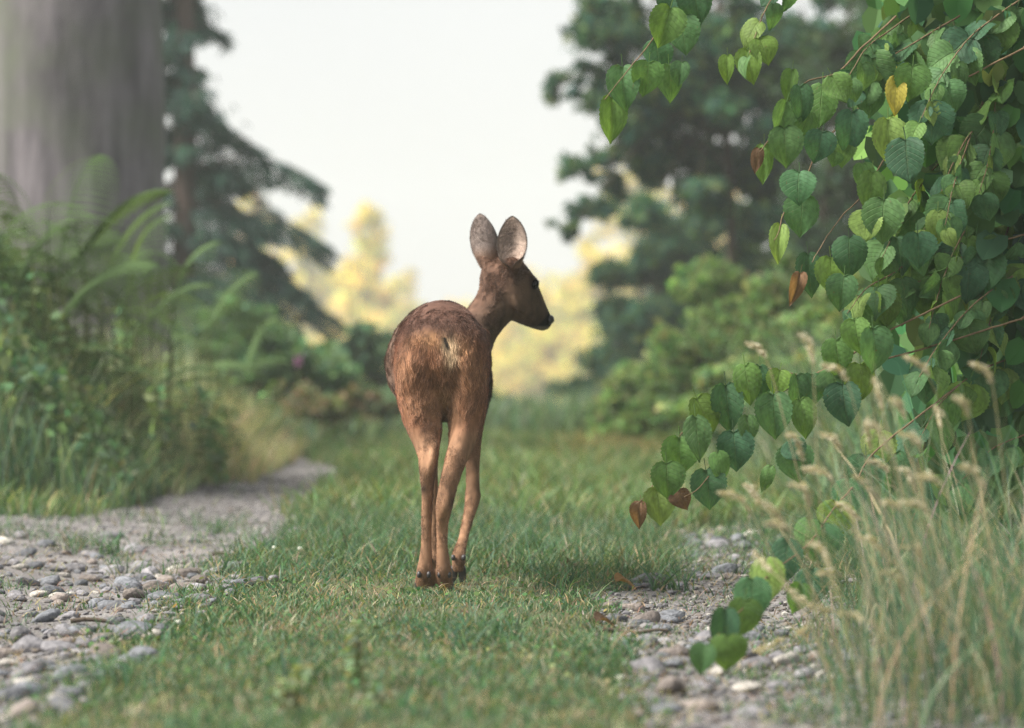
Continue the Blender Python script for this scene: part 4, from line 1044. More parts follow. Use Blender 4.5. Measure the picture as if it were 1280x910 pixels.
# foxglove
b = np.array(at_ground(371, 24)); tp = P(373, 446, 24); o = empty("foxglove", b); tag(o, "purple foxglove spike among the dull bushes on the left", "flower")
mb = MB(); V, T = tube([b-[0, 0, .03], (b+np.array(tp))/2+[.01, 0, 0], np.array(tp)], [.008, .007, .004], 6); mb.add(V, T); under(link("stem", mb.mesh("stem", M_STEM)), o)
fm, fnt, fb = new_mat("foxglove_petal"); fb.inputs["Base Color"].default_value = (.24, .07, .20, 1); fb.inputs["Roughness"].default_value = .5
bm = bmesh.new(); bmesh.ops.create_cone(bm, segments=10, radius1=.016, radius2=.006, depth=.04, cap_ends=False); me = bpy.data.meshes.new("bell"); bm.to_mesh(me); bm.free(); me.materials.append(fm)
for k in range(8):
    a = k*2.4; t = 1-k/8*.12; c = b*(1-t)+np.array(tp)*t
    q = link("bell", me, o); q.location = Vector(c+np.array([.022*math.cos(a), .022*math.sin(a), 0]))-Vector(b); q.rotation_euler = (0, .9, a); q.scale = [.6]*3
# right bank grass
rr = np.random.default_rng(71); parts = []
x, y = bank_pts(34000, 12.5, 28, .5, 5); xe = .98-.42*smooth(12, 17, y); k = (x < (y+9)*.16) & (x > xe+.1*fbm(np.c_[x, y], 1.5, 2)); x, y = x[k], y[k]; xe = xe[k]; n = len(x)
hh = (.12+.68*smooth(0, .55, x-xe))*(.35+.75*rr.random(n))
C = grass_cols(n, TG, [.28, .34, .12, .10, .16], rr); parts.append(blades(x, y, hh, .007+.009*rr.random(n), .2+.5*rr.random(n), C, rr=rr))
x, y = bank_pts(9000, 25.5, 30, -2.6, 2.2); n = len(x); parts.append(blades(x, y, (.20+.30*rr.random(n))*(.5+fbm(np.c_[x, y], 1.2, 2)), .010+.012*rr.random(n), .2+.5*rr.random(n), grass_cols(n, TG, [.34, .34, .12, .06, .14], rr), rr=rr))
o = join_blades("meadow_grass", parts); tag(o, "light green meadow grass on the right bank and across the far end", "grass")
# ------------------------------------------------------------------ lime (linden) tree at the right
lm, lnt, lb = new_mat("lime_leaf")
oi = N(lnt, "ShaderNodeObjectInfo"); uvn = N(lnt, "ShaderNodeUVMap"); sx = N(lnt, "ShaderNodeSeparateXYZ")
lnt.links.new(uvn.outputs["UV"], sx.inputs[0])
def mth(nt, op, a, b=None):
    n = N(nt, "ShaderNodeMath", operation=op)
    for i, v in enumerate((a, b)):
        if v is None: continue
        if isinstance(v, (int, float)): n.inputs[i].default_value = v
        else: nt.links.new(v, n.inputs[i])
    return n.outputs[0]
au = mth(lnt, 'ABSOLUTE', sx.outputs["X"])
ph = mth(lnt, 'FRACT', mth(lnt, 'MULTIPLY', mth(lnt, 'SUBTRACT', sx.outputs["Y"], mth(lnt, 'MULTIPLY', au, .30)), 8.0))
dv = mth(lnt, 'ABSOLUTE', mth(lnt, 'SUBTRACT', ph, .5))                 # 0.5 at a side vein
side = mth(lnt, 'SMOOTH_MIN', mth(lnt, 'MULTIPLY', mth(lnt, 'SUBTRACT', dv, .40), 10.0), 1.0); side = mth(lnt, 'MAXIMUM', side, 0.0)
mid = mth(lnt, 'MAXIMUM', mth(lnt, 'SUBTRACT', 1.0, mth(lnt, 'MULTIPLY', au, 22.0)), 0.0)
vein = mth(lnt, 'MINIMUM', mth(lnt, 'ADD', mth(lnt, 'MULTIPLY', side, .6), mid), 1.0)
tn = N(lnt, "ShaderNodeTexNoise"); tn.inputs["Scale"].default_value = 5; tn.inputs["Detail"].default_value = 6
av = N(lnt, "ShaderNodeVectorMath"); lnt.links.new(uvn.outputs["UV"], av.inputs[0]); 
rv = N(lnt, "ShaderNodeCombineXYZ"); lnt.links.new(mth(lnt, 'MULTIPLY', oi.outputs["Random"], 37.0), rv.inputs[2]); lnt.links.new(rv.outputs[0], av.inputs[1])
lnt.links.new(av.outputs[0], tn.inputs["Vector"])
mr = N(lnt, "ShaderNodeMapRange"); mr.inputs["From Min"].default_value = .3; mr.inputs["From Max"].default_value = .7; mr.inputs["To Min"].default_value = .72; mr.inputs["To Max"].default_value = 1.25
lnt.links.new(tn.outputs["Fac"], mr.inputs["Value"])
vs = N(lnt, "ShaderNodeVectorMath", operation='SCALE'); lnt.links.new(oi.outputs["Color"], vs.inputs[0]); lnt.links.new(mr.outputs["Result"], vs.inputs["Scale"])
vc = N(lnt, "ShaderNodeMix", data_type='RGBA'); lnt.links.new(mth(lnt, 'MULTIPLY', vein, .18), vc.inputs["Factor"]); lnt.links.new(vs.outputs[0], vc.inputs["A"]); vc.inputs["B"].default_value = (.22, .28, .12, 1)
# small brown blemishes
t2 = N(lnt, "ShaderNodeTexNoise"); t2.inputs["Scale"].default_value = 9; lnt.links.new(av.outputs[0], t2.inputs["Vector"])
sp_ = N(lnt, "ShaderNodeMapRange"); sp_.inputs["From Min"].default_value = .70; sp_.inputs["From Max"].default_value = .76; sp_.inputs["To Max"].default_value = .7; lnt.links.new(t2.outputs["Fac"], sp_.inputs["Value"])
vb = N(lnt, "ShaderNodeMix", data_type='RGBA'); lnt.links.new(sp_.outputs[0], vb.inputs["Factor"]); lnt.links.new(vc.outputs["Result"], vb.inputs["A"]); vb.inputs["B"].default_value = (.17, .10, .05, 1)
lnt.links.new(vb.outputs["Result"], lb.inputs["Base Color"]); lb.inputs["Roughness"].default_value = .6; lb.inputs["Specular IOR Level"].default_value = .25
bpn = N(lnt, "ShaderNodeBump"); bpn.inputs["Distance"].default_value = .0022; bpn.inputs["Strength"].default_value = .8; bpn.invert = True
lnt.links.new(vein, bpn.inputs["Height"]); lnt.links.new(bpn.outputs["Normal"], lb.inputs["Normal"])
ltr = N(lnt, "ShaderNodeBsdfTranslucent"); lvm = N(lnt, "ShaderNodeVectorMath", operation='MULTIPLY'); lvm.inputs[1].default_value = (1.35, 1.25, .5)
lnt.links.new(vb.outputs["Result"], lvm.inputs[0]); lnt.links.new(lvm.outputs[0], ltr.inputs["Color"])
lmx = N(lnt, "ShaderNodeMixShader"); lmx.inputs["Fac"].default_value = .38
lnt.links.new(lb.outputs["BSDF"], lmx.inputs[1]); lnt.links.new(ltr.outputs["BSDF"], lmx.inputs[2]); lnt.links.new(lmx.outputs[0], lnt.nodes["Material Output"].inputs["Surface"])

def lime_leaf(seed, curl=.25, fold=.22, wave=.03, petiole=.30):
    "heart-shaped toothed blade, unit length, base at origin, tip towards +Y, upper side +Z"
    rr = np.random.default_rng(seed); nu, nv_ = 9, 47; V = []; UV = []; asym = rr.uniform(-.06, .06)
    for j in range(nv_):
        v = j/(nv_-1); w = float(np.interp(v, [0, .03, .08, .17, .3, .45, .6, .74, .86, .94, 1], [0, .20, .33, .43, .475, .465, .41, .30, .165, .06, 0]))
        saw = 1+.10*(((v*11.5) % 1)-.5)*(1 if .04 < v < .97 else 0)
        for i in range(nu):
            u = -1+2*i/(nu-1); e_ = saw if abs(u) == 1 else 1
            ww = w*e_*(1+asym*np.sign(u)); x = u*ww
            y = v-.10*math.sin(math.pi*min(abs(u)*.62, 1))*(1-v)**3*(1 if v > 0 else 0)+(-.018*(((v*11.5) % 1)-.5) if abs(u) == 1 else 0)
            z = fold*abs(x)-curl*(v-.15)**2-.35*curl*x*x*2+wave*math.sin(7*v+2*u+seed)*abs(u)-.009*math.cos(8*2*math.pi*(v-.30*abs(u)))*min(abs(u)*3, 1)*.8
            V.append((x, y, z)); UV.append((u, v))
    T = [(j*nu+i, j*nu+i+1, (j+1)*nu+i+1, (j+1)*nu+i) for j in range(nv_-1) for i in range(nu-1)]
    # petiole
    n0 = len(V); tv, tt = tube([(0, .02, .002), (0, -petiole*.5, .03), (0.01, -petiole, .09)], [.012, .012, .014], 5)
    V += [tuple(q) for q in tv]; UV += [(0, .5)]*len(tv); T += [tuple(q+n0 for q in t) for t in tt]
    return np_mesh("leaf", np.array(V), np.array(T), lm, None, True, np.array(UV))
lq = np.random.default_rng(123)
LV = [lime_leaf(s, lq.uniform(.05, .7), lq.uniform(.05, .55), lq.uniform(.02, .10)) for s in range(14)]
LDRY = lime_leaf(9, 1.1, .9, .12)
C_DARK = [(.062, .155, .072), (.082, .185, .075), (.050, .13, .072), (.10, .205, .075)]
C_YG = [(.15, .26, .055), (.12, .23, .06), (.18, .28, .075), (.10, .21, .06)]  # paler undersides, plus light shining through leaves put into the colour
C_YEL = [(.38, .33, .06), (.34, .26, .07)]; C_BRN = [(.13, .075, .045), (.17, .10, .06)]

lime = empty("lime_tree", (1.95, .35, gz(1.95, .35))); tag(lime, "lime tree leaning in from the right with toothed heart shaped leaves", "tree")
lb_ = np.array(lime.location)
sp = spline([lb_-[0, 0, .15], lb_+[-.03, 0, .9], lb_+[.02, -.05, 2.2], lb_+[-.10, 0, 4.2], lb_+[-.05, .1, 6.0]], 30)
V, T = tube(sp, np.linspace(.10, .035, 30), 14); mb = MB(); mb.add(V, T); under(link("trunk", mb.mesh("trunk", M_DARKBARK)), lime)

def set_leaf(tw, mesh, base, tip_dir, nrm, size, wfac, col):
    y = Vector(tip_dir).normalized(); n = Vector(nrm); n = (n-y*n.dot(y)).normalized(); x = y.cross(n)
    M_ = Matrix(((x.x*size*wfac, y.x*size, n.x*size, base[0]), (x.y*size*wfac, y.y*size, n.y*size, base[1]), (x.z*size*wfac, y.z*size, n.z*size, base[2]), (0, 0, 0, 1)))
    o = link("leaf", mesh); o.parent = tw; o.matrix_parent_inverse = Matrix.Identity(4); o.matrix_basis = M_
    o.color = (*col, 1); return o
lrr = np.random.default_rng(77)
def pick(cs): return tuple(np.array(cs[lrr.integers(len(cs))])*lrr.uniform(.8, 1.2))

def twig(pts_px, d0, d1, r0=.0028, r1=.0010, leaves=True, spacing=.040, size=(.055, .102), yg=.35, start=.0, name="branch"):
    pts = [P(px, py, d0+(d1-d0)*i/(len(pts_px)-1)) for i, (px, py) in enumerate(pts_px)]
    sp = spline(pts, 7*len(pts)); sp = sp+np.cumsum(lrr.normal(size=sp.shape)*.0006, 0)
    V, T = tube(sp, np.linspace(r0, r1, len(sp)), 7); mb = MB(); mb.add(V, T)
    tw = under(link(name, mb.mesh(name, M_TWIG)), lime)
    if leaves:
        seg = np.linalg.norm(np.diff(sp, axis=0), axis=1); cum = np.concatenate([[0], np.cumsum(seg)]); s = cum[-1]*start+spacing*lrr.random(); sgn = 1
        while s < cum[-1]:
            i = min(np.searchsorted(cum, s), len(sp)-1); c = sp[i]; t = unit((sp[i]-sp[max(i-1, 0)])[None])[0]
            latv = unit(np.cross(t, [0, 1, .2])[None])[0]*sgn
            td = np.array([0, -.10, -.95])+t*.35+latv*.55+lrr.normal(size=3)*.22
            nr = np.array([0, -1, .45])+latv*.35+lrr.normal(size=3)*.60
            sz = lrr.uniform(*size)*(1 if s < cum[-1]*.85 else .72); td = unit(td[None])[0]
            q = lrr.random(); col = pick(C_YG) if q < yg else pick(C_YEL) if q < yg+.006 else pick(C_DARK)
            set_leaf(tw, LV[lrr.integers(14)], c+td*.28*sz, td, nr, sz, lrr.uniform(.85, 1.3), col)
            s += spacing*lrr.uniform(.7, 1.3); sgn = -sgn
    return tw
def placed(tw, base, tip, wpx, d, kind, mesh=None):
    b = np.array(P(*base, d)); t = np.array(P(*tip, d-.012)); L = np.linalg.norm(t-b); w = wpx*d/F
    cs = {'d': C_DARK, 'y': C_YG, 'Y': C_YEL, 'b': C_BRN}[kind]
    m_ = mesh or LV[lrr.integers(14)]
    set_leaf(tw, m_, b, t-b, np.array([lrr.normal()*.22, -1, .25+lrr.normal()*.15]), L*1.05, min(max(w/(.86*L), .6), 1.3), pick(cs))

# limbs reaching from the trunk to the twigs (out of the frame on the right)
def to_trunk(px, py, d, zt):
    a = np.array(P(px, py, d)); t = np.array([lb_[0]-.02, lb_[1], zt]); specs = [([t, t*.55+a*.45+np.array([0, 0, .10]), a], .016, .0036)]
    under(link("limb", limbs_mesh("limb", specs, M_TWIG)), lime)
T1 = twig([(1275, 400), (1190, 425), (1100, 450), (1010, 468), (962, 461), (930, 472), (905, 490), (880, 515), (850, 550), (833, 580), (815, 615), (801, 630)], 8.95, 8.72, leaves=False); to_trunk(1275, 400, 8.95, .9)
for a in (((800, 628), (797, 657), 19, 'b'), ((822, 611), (826, 654), 36, 'y'), ((833, 579), (836, 621), 39, 'y'), ((849, 547), (851, 592), 44, 'y'), ((869, 522), (876, 575), 31, 'd'), ((871, 498), (893, 542), 38, 'y'), ((907, 482), (913, 538), 37, 'd'),
          ((931, 457), (938, 503), 32, 'y'), ((950, 458), (954, 501), 29, 'd'), ((975, 463), (970, 492), 30, 'y'), ((996, 469), (1001, 510), 30, 'd'), ((1040, 462), (1052, 502), 46, 'd'), ((1014, 468), (1020, 505), 34, 'd'), ((1075, 455), (1080, 500), 40, 'y')):
    placed(T1, *a[:3], 8.75+.02*lrr.normal(), a[3], LDRY if a[3] == 'b' else None)
T2 = twig([(1200, 370), (1110, 412), (1058, 444), (1003, 472), (975, 488), (945, 513), (918, 541), (893, 574), (866, 606), (848, 616)], 8.9, 8.68, leaves=False)
for a in (((848, 614), (856, 634), 26, 'b'), ((882, 588), (889, 634), 41, 'd'), ((917, 540), (921, 586), 42, 'd'), ((896, 566), (905, 600), 24, 'y'), ((966, 493), (970, 546), 42, 'd'), ((934, 520), (938, 552), 24, 'd'), ((1053, 480), (1058, 530), 42, 'd'), ((1000, 500), (1010, 545), 30, 'y'), ((993, 557), (998, 601), 42, 'd'), ((987, 552), (1000, 575), 34, 'd'), ((963, 583), (953, 612), 10, 'y'), ((1091, 411), (1099, 461), 42, 'd'), ((1068, 400), (1075, 440), 34, 'y'), ((1045, 425), (1050, 470), 36, 'y')):
    placed(T2, *a[:3], 8.72+.02*lrr.normal(), a[3], LDRY if a[3] == 'b' else None)
T4 = twig([(1120, 20), (1075, 60), (1045, 90), (1008, 102), (989, 126), (976, 149), (962, 170), (949, 186)], 8.95, 8.75, leaves=False)
for a in (((949, 186), (944, 213), 14, 'b'), ((955, 182), (954, 226), 22, 'y'), ((980, 160), (984, 205), 40, 'd'), ((983, 128), (975, 165), 30, 'd'), ((1000, 108), (1006, 150), 28, 'd'), ((1028, 107), (1024, 157), 37, 'y'), ((990, 88), (983, 124), 18, 'y'), ((1040, 95), (1058, 126), 34, 'y'), ((1010, 140), (1000, 180), 30, 'y')):
    placed(T4, *a[:3], 8.80+.02*lrr.normal(), a[3])
T5 = twig([(1090, 120), (1058, 150), (1025, 180), (1012, 210), (1000, 240), (983, 262), (976, 285), (970, 300)], 8.95, 8.75, leaves=False)
for a in (((999, 215), (995, 252), 48, 'd'), ((1004, 246), (1000, 292), 40, 'd'), ((976, 282), (970, 325), 20, 'y'), ((1053, 172), (1050, 205), 34, 'y'), ((1028, 165), (1022, 200), 38, 'd'), ((1045, 190), (1043, 206), 24, 'y')):
    placed(T5, *a[:3], 8.80+.02*lrr.normal(), a[3])
T6 = twig([(1280, 60), (1220, 90), (1174, 115), (1138, 152), (1104, 202), (1078, 245), (1052, 271), (1026, 311), (1015, 330)], 8.95, 8.78, leaves=False); to_trunk(1280, 60, 8.95, 1.9)
for a in (((1010, 318), (1014, 368), 30, 'd'), ((1038, 322), (1042, 365), 38, 'y'), ((1061, 297), (1062, 343), 40, 'd'), ((1105, 250), (1102, 300), 48, 'd'), ((1090, 216), (1089, 262), 34, 'y'), ((1132, 175), (1135, 226), 48, 'd'), ((1163, 128), (1166, 178), 52, 'd'), ((1141, 82), (1138, 122), 42, 'y'), ((1120, 98), (1119, 143), 22, 'Y'), ((1065, 140), (1062, 190), 38, 'd'), ((1085, 265), (1080, 300), 40, 'y'), ((1055, 345), (1050, 385), 36, 'd'), ((1078, 205), (1083, 235), 26, 'd'), ((1172, 265), (1170, 305), 28, 'y'), ((1147, 292), (1150, 332), 40, 'd'), ((1110, 150), (1112, 200), 40, 'y')):
    placed(T6, *a[:3], 8.80+.03*lrr.normal(), a[3])
# withered scrap hanging under it
placed(T6, (1000, 342), (992, 376), 12, 8.8, 'b', LDRY)
T8 = twig([(1200, 480), (1150, 520), (1090, 570), (1065, 610), (1040, 640), (1015, 675), (990, 697), (960, 720), (936, 752), (905, 782), (886, 812)], 8.9, 6.9, leaves=False)
for a, dd in ((((985, 676), (980, 728), 36, 'd'), 7.75), (((940, 724), (942, 776), 42, 'd'), 7.3), (((906, 762), (905, 815), 34, 'd'), 7.05), (((957, 700), (962, 750), 40, 'y'), 7.5), (((931, 750), (926, 795), 42, 'y'), 7.25), (((909, 795), (912, 835), 46, 'y'), 6.75), (((882, 806), (874, 840), 30, 'd'), 6.7),
          (((1028, 655), (1020, 700), 50, 'd'), 8.0), (((1016, 712), (1018, 754), 40, 'd'), 7.9), (((1046, 628), (1044, 672), 44, 'y'), 8.15), (((1082, 570), (1080, 615), 46, 'd'), 8.5), (((1118, 566), (1116, 615), 36, 'd'), 8.65), (((1000, 730), (995, 765), 30, 'y'), 7.8), (((1060, 600), (1066, 640), 40, 'd'), 8.3), (((1100, 540), (1095, 585), 40, 'y'), 8.6), (((1012, 650), (1004, 690), 30, 'd'), 7.95)):
    placed(T8, *a[:3], dd, a[3])
# twigs hanging in from above, upper middle
T9 = twig([(880, -90), (862, -40), (838, 10), (812, 52), (785, 88), (757, 124)], 8.95, 8.75, leaves=False); to_trunk(880, -90, 8.95, 2.3)
T9b = twig([(1010, -90), (985, -30), (955, 20), (938, 66)], 8.95, 8.8, spacing=.05); to_trunk(1010, -90, 8.95, 2.5)
for a in (((764, 122), (768, 174), 33, 'y'), ((778, 84), (780, 134), 38, 'd'), ((790, 84), (786, 122), 16, 'y'), ((811, 78), (808, 116), 38, 'y'), ((836, 82), (841, 125), 30, 'y'), ((852, 78), (848, 104), 22, 'd'), ((935, 62), (940, 102), 30, 'y'), ((909, 70), (908, 101), 18, 'y'), ((850, 20), (858, 66), 40, 'd'), ((838, 10), (826, 55), 42, 'y'), ((866, -20), (874, 28), 40, 'd'), ((820, 52), (826, 90), 34, 'd'), ((846, -15), (832, 20), 36, 'd')):
    placed(T9, *a[:3], 8.82+.03*lrr.normal(), a[3])
# leafy twigs filling the right side
fill = [[(1290, -10), (1220, 40), (1180, 90), (1150, 150)], [(1285, 130), (1230, 150), (1195, 200), (1170, 260), (1150, 300)], [(1290, 210), (1240, 240), (1200, 300), (1175, 360), (1160, 410)],
        [(1290, 290), (1230, 310), (1170, 340), (1120, 370), (1090, 400)], [(1290, 330), (1230, 370), (1180, 420), (1150, 470)], [(1290, 440), (1230, 460), (1180, 500), (1150, 550)],
        [(1200, 20), (1150, 50), (1100, 80), (1075, 115)], [(1200, 180), (1160, 215), (1125, 265), (1100, 320)], [(1240, 100), (1215, 160), (1190, 230), (1180, 280)], [(1290, 540), (1240, 560), (1200, 600)], [(1290, 60), (1250, 110), (1240, 180), (1225, 240)], [(1270, 250), (1250, 320), (1240, 390), (1225, 450)],
        [(1160, 300), (1120, 340), (1085, 360), (1060, 390)], [(1150, 10), (1110, 40), (1085, 60), (1060, 100)]]
for i, f in enumerate(fill): twig(f, 9.05+.05*(i % 3), 8.78+.06*(i % 4), spacing=.033, yg=.36)
# deeper foliage of the crown behind (too dense to pick apart)
def heart_mass(n, cen, rr, size, cols):
    an = np.array([0, .55, 1.1, 1.7, 2.5, np.pi, 2*np.pi-2.5, 2*np.pi-1.7, 2*np.pi-1.1, 2*np.pi-.55]); r = np.array([.62, .52, .47, .50, .55, .40, .55, .50, .47, .52])
    lx, ly = r*np.sin(an), r*np.cos(an)+0
    td = unit(np.c_[rr.normal(size=(n, 2))*.45, -np.ones(n)]); nr = np.c_[rr.normal(size=n)*.5, -1+rr.normal(size=n)*.6, .5+rr.normal(size=n)*.4]; nr = unit(nr-td*(nr*td).sum(1, keepdims=True)); s = np.cross(td, nr)
    sz = (size*(.75+.5*rr.random(n)))[:, None]
    V = np.stack([cen+td*sz*ly[k]+s*sz*lx[k]+nr*sz*.22*abs(lx[k]) for k in range(10)], 1).reshape(-1, 3)
    T = np.array([(0, i, i+1) for i in range(1, 9)])
    return V, (T[None]+(np.arange(n)*10)[:, None, None]).reshape(-1, 3), np.repeat(cols, 10, 0)
rr = np.random.default_rng(88); n = 4600
d_ = rr.uniform(9.0, 10.2, n); px = 1060+rr.random(n)**.7*330; py = rr.uniform(-500, 640, n); k = px > 1072+.0011*(py-240)**2*(py > 240)*.55+40*rr.random(n); d_, px, py = d_[k], px[k], py[k]; n = len(px)
cen = np.c_[(px-640)*d_/F, d_-CAMD, CAMZ-(py-HY)*d_/F]
V, T, C = heart_mass(n, cen, rr, .078, grass_cols(n, C_DARK+C_YG[2:], [.25, .25, .2, .18, .06, .06], rr))
o = under(link("crown", np_mesh("crown", V, T, M_FOL, C, False)), lime); o["kind"] = "stuff"
n = 17000; cr_ = [lb_+np.array([rr.uniform(-.9, 1.2), rr.uniform(-.9, 1.6), rr.uniform(2.3, 6.4)]) for _ in range(34)]  # unseen upper crown, thickened to block the sky on the deer's right
p, i = clumped(n, cr_, [.55]*34, rr); p = p[(p[:, 0] > .75) & (p[:, 2] > 1.85)]; n = len(p); V, T, C = heart_mass(n, p, rr, .10, grass_cols(n, C_DARK, [.25]*4, rr))
o = under(link("crown", np_mesh("crown", V, T, M_FOL, C, False)), lime); o["kind"] = "stuff"
for c in cr_[:20]:
    zt = np.clip(c[2]-.4, lb_[2]+1.5, lb_[2]+5.5); t = np.array([lb_[0], lb_[1], zt])
    under(link("limb", limbs_mesh("limb", [([t, (t+c)/2+[0, 0, .1], c], .02, .005)], M_TWIG, 6)), lime)

# ------------------------------------------------------------------ tall dry grass at the lower right, close to the camera
rr = np.random.default_rng(91); n = 1000
d_ = rr.uniform(5.7, 8.0, n); px = 1000+rr.random(n)**.75*320; px = px+40*(d_ < 6.5); x = (px-640)*d_/F; y = d_-CAMD
hh = (.10+.50*smooth(960, 1160, px)*rr.random(n)**.8)*(.6+.6*rr.random(n))
C = grass_cols(n, [(.085, .16, .095), (.12, .20, .12), (.38, .34, .25), (.28, .27, .19), (.055, .12, .075)], [.30, .20, .17, .09, .24], rr)
ld = np.where(rr.random(n) < .45, math.pi+rr.normal(size=n)*.7, rr.uniform(0, 6.28, n))
V, T, C = blades(x, y, hh, .0022+.0030*rr.random(n), .15+.75*rr.random(n)**2, C, seg=6, rr=rr, leandir=ld)
dry = link("tall_dry_grass", np_mesh("tall_dry_grass", V, T, M_GRASS, C.clip(0, 1))); tag(dry, "tall half dry grass with pale seed heads in the lower right corner", "grass", kind="stuff")
def seed_head(base, top, bend, rr, hl):
    b = np.array(base); t = np.array(top); mid = (b+t)/2+np.array([-bend*.25, 0, .05]); sp = spline([b, mid, t, t+(t-mid)*.18+np.array([-bend*.35, 0, -abs(bend)*.05])], 26)
    mb = MB(); tv, tt = tube(sp, np.linspace(.0016, .0008, 26), 4); V = [np.array([tuple(v) for v in tv])]; Tq = np.array(tt)
    T = np.concatenate([Tq[:, [0, 1, 2]], Tq[:, [0, 2, 3]]]); cols = [np.tile([[.34, .31, .19]], (len(tv), 1))]
    L = np.concatenate([[0], np.cumsum(np.linalg.norm(np.diff(sp, axis=0), axis=1))]); m_ = 110
    s = L[-1]-hl*rr.random(m_); c = np.stack([np.interp(s, L, sp[:, k]) for k in range(3)], 1); ax = unit((sp[-1]-sp[-6])[None])[0]
    env = np.sin(np.pi*np.clip((L[-1]-s)/hl, .03, 1)**.7)*.0035+.001
    c = c+rr.normal(size=(m_, 3))*env[:, None]*.8; dd = unit(ax+rr.normal(size=(m_, 3))*.35); sd_ = unit(np.cross(dd, rr.normal(size=(m_, 3))))
    l_ = .010+.006*rr.random((m_, 1)); n0 = len(V[0])
    V.append(np.stack([c-dd*l_*.5, c+sd_*.0018, c+dd*l_*.5, c-sd_*.0018], 1).reshape(-1, 3)); T = np.concatenate([T, (np.array([(0, 1, 2), (0, 2, 3)])[None]+(np.arange(m_)*4)[:, None, None]).reshape(-1, 3)+n0])
    cols.append(np.repeat(np.array([[.50, .47, .36]])*(.75+.5*rr.random((m_, 1))), 4, 0))
    o = link("seed_head", np_mesh("seed_head", np.concatenate(V), T, M_GRASS, np.concatenate(cols).clip(0, 1)), dry)
    return o
tops = [(1015, 447), (960, 455), (1060, 480), (1000, 560), (945, 620), (968, 640), (1100, 500), (1130, 520), (1160, 470), (1085, 545), (1050, 560), (1010, 620), (930, 628), (985, 665), (1030, 690), (1065, 640), (1110, 590), (1150, 560), (1175, 530), (1095, 680), (1130, 640), (1020, 760), (990, 740), (960, 810), (1050, 720), (1000, 790), (1180, 610), (1150, 690), (1210, 520), (1240, 480), (1225, 600), (1070, 770), (950, 700), (1040, 600), (1120, 720), (1085, 610), (1160, 640), (1140, 600), (1105, 550)]
for tx, ty in tops:
    d = rr.uniform(6.1, 7.1); t = P(tx, ty, d); bx = tx+rr.uniform(30, 150); bp = at_ground(bx, d+rr.uniform(-.2, .2))
    seed_head(bp, t, rr.uniform(-.02, .12), rr, rr.uniform(.045, .08))

# blurred weeds close to the lens, litter on the ground
herb("small blurred weed sprig standing in the grass left of the deer's feet", 441, 6.25, .17, 601, [(.17, .25, .15), (.2, .28, .18)], 2, .013, .006, None, "weed_sprig")
herb("small blurred weed at the bottom edge left of centre", 366, 5.95, .11, 602, [(.24, .30, .18), (.2, .27, .16)], 2, .014, .012, None, "weed_sprig")
herb("low blurred weed at the bottom edge below the deer", 478, 6.0, .09, 603, [(.17, .25, .15), (.2, .28, .18)], 2, .012, .012, None, "weed_sprig")
def ground_px(px, py):
    d = CAMZ*F/(py-HY); p = P(px, py, d); return np.array([p.x, p.y, gz(p.x, p.y)])
for px, py, s, lab in ((770, 732, .05, "curled dry brown leaf lying by the right track"), (745, 783, .045, "dark dead leaf lying left of the right track stones"), (715, 715, .04, "small dead leaf in the grass right of the deer")):
    q = ground_px(px, py); o = link("fallen_leaf", LDRY); tag(o, lab, "leaf"); o.location = q+[0, 0, .025]; o.scale = (s, s, s); o.rotation_euler = (.2, .3, 1.3+px); o.color = (.34, .20, .10, 1) if px == 770 else (.10, .06, .04, 1)
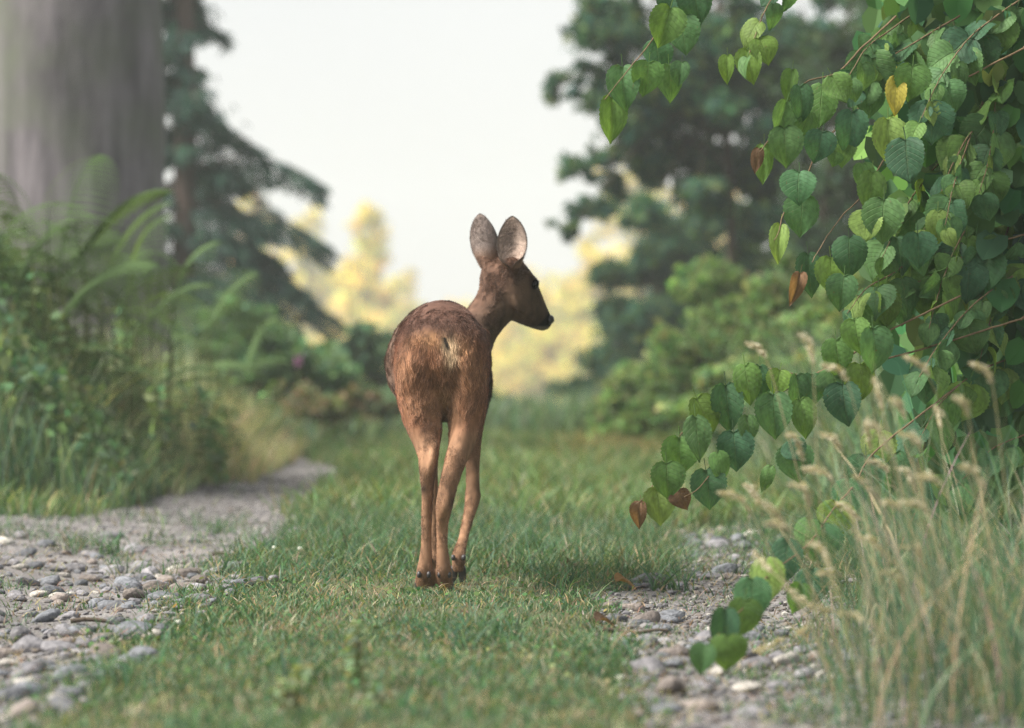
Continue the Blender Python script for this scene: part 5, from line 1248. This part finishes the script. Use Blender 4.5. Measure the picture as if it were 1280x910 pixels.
for px, py, L, a, lab in ((148, 776, .22, .06, "dark thin stick lying among the stones at the lower left"), (226, 746, .10, .1, "short black stick beside the flat grey stones"), (290, 695, .12, -.05, "dark twig at the edge of grass and left track"), (790, 787, .16, .1, "thin dark twig lying across the right track")):
    q = ground_px(px, py); m_ = 8; pts = [q+np.array([L*(t-.5)*math.cos(a), L*(t-.5)*math.sin(a)+.006*math.sin(5*t), .016+.004*math.sin(9*t)]) for t in np.linspace(0, 1, m_)]
    mb = MB(); V, T = tube(pts, np.linspace(.006, .003, m_), 7); mb.add(V, T); o = link("fallen_twig", mb.mesh("fallen_twig", M_DARKBARK)); tag(o, lab, "twig")
# white clover heads
fwm, fwn, fwb = new_mat("clover_white"); fwb.inputs["Base Color"].default_value = (.62, .62, .55, 1); fwb.inputs["Roughness"].default_value = .8
cm = bmesh.new(); bmesh.ops.create_icosphere(cm, subdivisions=2, radius=.007); 
for v in cm.verts: v.co *= 1+.25*random.random()
cme = bpy.data.meshes.new("clover_flower"); cm.to_mesh(cme); cm.free(); cme.materials.append(fwm)
for i, (px, py, lab) in enumerate(((343, 700, "white clover flower beside the dark twig on the left"), (375, 702, "white clover flower right of the left track"), (615, 652, "white clover flower right behind the deer's foreleg"), (628, 655, "second white clover flower right of the deer's foreleg"), (700, 668, "white clover flower in the grass halfway to the right track"), (222, 797, "pale clover flower at the lower left corner grass"))):
    q = ground_px(px, py); o = link("clover_flower", cme); tag(o, lab, "flower", "white clover flowers in the grass"); o.location = q+[0, 0, .035]; o.scale = (1, 1, .85)

# ------------------------------------------------------------------ morning haze in the clearing
hm = bpy.data.materials.new("haze"); hm.use_nodes = True; hnt = hm.node_tree; hnt.nodes.clear()
ho = N(hnt, "ShaderNodeOutputMaterial"); hv = N(hnt, "ShaderNodeVolumePrincipled"); hv.inputs["Density"].default_value = HAZE; hv.inputs["Color"].default_value = (.92, .97, .98, 1); hv.inputs["Anisotropy"].default_value = .3
hnt.links.new(hv.outputs[0], ho.inputs["Volume"])
x0, x1, y0, y1, z0, z1 = -240, 240, -85, 345, -19, 17
hme = bpy.data.meshes.new("haze"); hme.from_pydata([(x, y, z) for x in (x0, x1) for y in (y0, y1) for z in (z0, z1)], [], [(0, 1, 3, 2), (4, 6, 7, 5), (0, 4, 5, 1), (2, 3, 7, 6), (0, 2, 6, 4), (1, 5, 7, 3)]); hme.materials.append(hm)
tag(link("haze", hme), "pale morning haze hanging in the clearing", kind="stuff")
